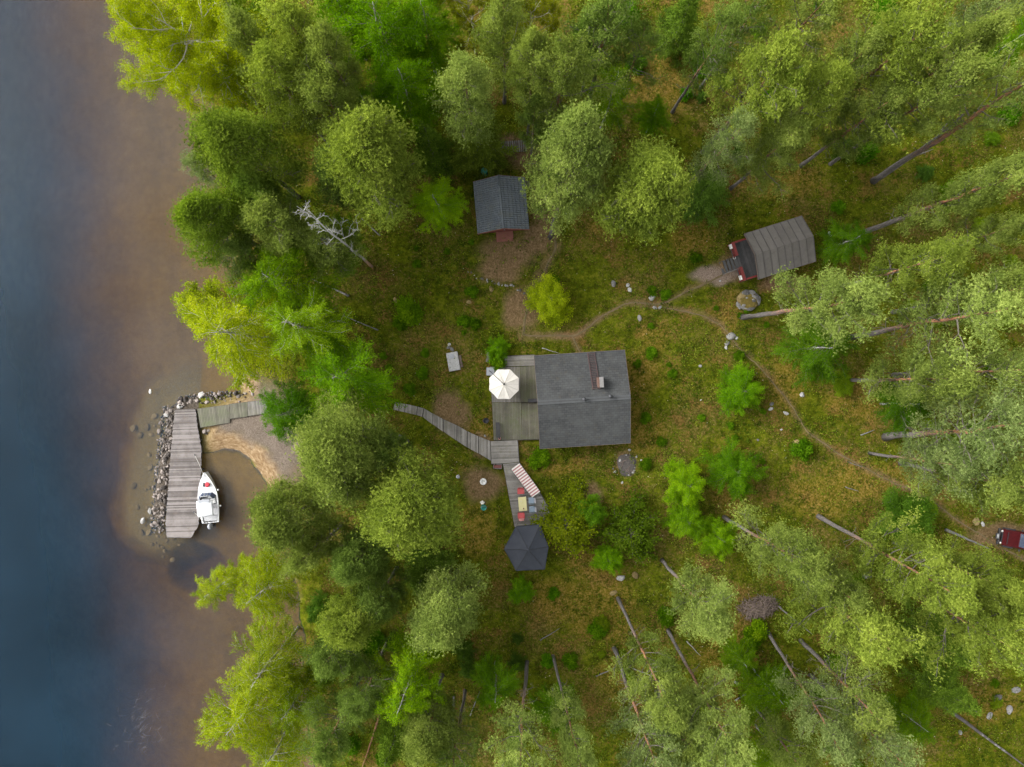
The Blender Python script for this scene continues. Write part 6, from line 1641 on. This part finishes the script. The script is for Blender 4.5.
# mooring lines
for (lx, ly, lz), q in (((2.3, .05, .93), (195, 455)), ((-2.2, .75, .64), (194, 512))):
    a = Vector(local(bt, lx, ly, lz)); b2 = Vector((*W(*q, ZP), ZP + .08)); mid = (a + b2) / 2 - Vector((0, 0, .12))
    m_ = MB(); m_.tube([a, a.lerp(mid, .5) - Vector((0, 0, .03)), mid, mid.lerp(b2, .5) - Vector((0, 0, .02)), b2], .014, 5); o = m_.build('mooring_line', M['cream_canvas'], None, True); tag(o, 'thin pale mooring line from the %s of the boat to the pier' % ('bow' if lx > 0 else 'stern'), 'rope')
x, y = W(150.5, 391.5, ZW)
t = thing('buoy', 'small white buoy floating above the upper corner of the pier', 'buoy', (x, y, ZW)); m_ = MB(); m_.loft([[(.14 * s_ * math.cos(a), .26 * s_ * math.sin(a), zz) for a in [2 * PI * q / 14 for q in range(14)]] for s_, zz in ((.3, -.12), (.9, -.05), (1, .02), (.8, .10), (.3, .14))]); m_.build('float', M['white_paint'], t, True); m_ = MB(); m_.tube([(0, .2, .1), (0, .3, .12), (0, .34, .06)], .015, 5); m_.build('ring', M['alu'], t)

# ------------------------------------------------------------------ red off-road vehicle at the right edge
vx, vy = W(1002.0, 537.0, .9)
vh = thing('off_road_car', 'dark red off-road car with a black front, cut by the right edge', 'car', (vx, vy, h1(*W(1015, 541)) + .0), math.radians(-10))
# local +x runs from the nose backwards
body = [(0.0, .72, .62, .95), (.25, .82, .55, 1.02), (1.0, .84, .50, 1.06), (1.55, .85, .50, 1.10), (3.9, .85, .50, 1.12), (4.15, .80, .60, 1.05)]
m_ = MB(); m_.loft([[(a, -hw, z0), (a, -hw - .02, (z0 + z1) / 2), (a, -hw + .04, z1 - .06), (a, -hw + .14, z1), (a, 0, z1 + .03), (a, hw - .14, z1), (a, hw - .04, z1 - .06), (a, hw + .02, (z0 + z1) / 2), (a, hw, z0)] for a, hw, z0, z1 in body]); m_.build('body', M['car_red'], vh, bevel=.02)
m_ = MB(); m_.loft([[(a, -hw, 1.05), (a + sl, -hw + .12, zt), (a + sl, hw - .12, zt), (a, hw, 1.05)] for a, sl, hw, zt in ((1.55, .0, .78, 1.10), (1.60, .45, .78, 1.72), (3.6, .0, .78, 1.74), (4.0, .0, .78, 1.10))]); m_.build('cab', M['car_red'], vh, bevel=.03)
m_ = MB(); m_.beam((1.60, 0, 1.16), (1.98, 0, 1.66), 1.30, .03); m_.build('windscreen', M['screen'], vh)
for s_ in (-1, 1):
    m_ = MB(); m_.box((2.7, s_ * .735, 1.40), (1.5, .03, .42)); m_.build('side_window', M['screen'], vh)
    m_ = MB(); m_.box((1.72, s_ * .98, 1.12), (.10, .22, .15)); m_.build('mirror', M['black'], vh, bevel=.02)
    m_ = MB(); m_.lathe((0, 0, 0), [(.11, -.02), (.11, .04), (.07, .07), (0, .08)], 14); o = m_.build('headlight', M['white_paint'], vh, True); o.location = (-.02, s_ * .58, .84); o.rotation_euler = (0, math.radians(-90), 0)
    for xx in (.75, 3.3):
        w_ = MB(); w_.lathe((0, 0, -.11), [(.2, 0), (.36, 0), (.38, .04), (.38, .18), (.36, .22), (.2, .22)], 20); o = w_.build('wheel', M['rubber'], vh, True); o.location = (xx, s_ * .80, .38); o.rotation_euler = (math.radians(90), 0, 0)
        w_ = MB(); w_.lathe((0, 0, -.09), [(.0, 0), (.2, 0), (.2, .18), (0, .18)], 14); w_.build('rim', M['alu'], o)
        w_ = MB(); w_.beam((xx - .5, s_ * .88, .86), (xx + .5, s_ * .88, .86), .16, .05); w_.build('wing', M['car_red'] if xx > 1 else M['black'], vh, bevel=.02)
m_ = MB(); m_.box((-.12, 0, .58), (.16, 1.6, .24)); bo = m_.build('bumper', M['black'], vh, bevel=.03)
m_ = MB()
for s_ in (-.45, .45): m_.tube([(-.22, s_, .5), (-.30, s_, .95), (-.05, s_, 1.0)], .035, 6)
m_.tube([(-.30, -.6, .95), (-.30, .6, .95)], .035, 6); m_.build('bull_bar', M['black'], bo)
m_ = MB(); m_.box((-.02, 0, .86), (.05, .9, .24)); m_.build('grille', M['black'], vh)
m_ = MB(); m_.box((-.32, .02, .74), (.30, .55, .22)); wi = m_.build('winch', M['dark_metal'], vh, bevel=.03); m_ = MB(); m_.tube([(-.32, -.2, .80), (-.32, .24, .80)], .14, 10); m_.build('drum', M['alu'], wi, True)
for xx, yy in ((.06, .62), (.04, -.66), (.65, .25)): pass
m_ = MB(); m_.box((.45, 0, 1.075), (.06, 1.2, .02)); m_.build('hood_trim', M['black'], vh)

# ------------------------------------------------------------------ light, sky, camera
EL, AZ = math.radians(35), math.radians(290)      # sun height; compass bearing from +Y clockwise (from the lake, west-north-west)
world = bpy.data.worlds.new('World'); scene.world = world; world.use_nodes = True
nt = world.node_tree; nt.nodes.clear(); k = NT(nt)
sky = k.n('ShaderNodeTexSky'); sky.sky_type = 'NISHITA'; sky.sun_disc = False
sky.sun_elevation = EL; sky.sun_rotation = AZ; sky.air_density = 1.0; sky.dust_density = 4.0; sky.ozone_density = 1.0
hs = k.n('ShaderNodeHueSaturation', i_Saturation=0.10); k.l(sky.outputs[0], hs.inputs['Color'])
bg = k.n('ShaderNodeBackground', i_Strength=0.15); k.l(hs.outputs[0], bg.inputs[0])
o_ = k.n('ShaderNodeOutputWorld'); k.l(bg.outputs[0], o_.inputs[0])
sun = bpy.data.lights.new('sun', 'SUN'); sun.energy = 0.75; sun.angle = math.radians(24); sun.color = (1.0, 0.97, 0.92)
so = bpy.data.objects.new('sun', sun); COL.objects.link(so)
d = Vector((math.sin(AZ) * math.cos(EL), math.cos(AZ) * math.cos(EL), math.sin(EL)))
so.rotation_euler = (-d).to_track_quat('-Z', 'Y').to_euler(); so.location = (-40, -20, 60)

cam = bpy.data.cameras.new('camera'); cam.sensor_width = 36; cam.lens = 36 * H / (1024 * S); cam.clip_end = 3000; cam.clip_start = 0.5
co_ = bpy.data.objects.new('camera', cam); COL.objects.link(co_); co_.location = (0, 0, H); co_.rotation_euler = (0, 0, 0)
scene.camera = co_
scene.view_settings.view_transform = 'Standard'; scene.view_settings.look = 'None'; scene.view_settings.gamma = 1.0; scene.view_settings.use_curve_mapping = False
scene.view_settings.exposure = 1.68
cy_ = scene.cycles
scene.render.engine = 'CYCLES'
cy_.max_bounces = 7; cy_.diffuse_bounces = 6; cy_.glossy_bounces = 2; cy_.transmission_bounces = 4; cy_.transparent_max_bounces = 6; cy_.volume_bounces = 0
cy_.use_denoising = True
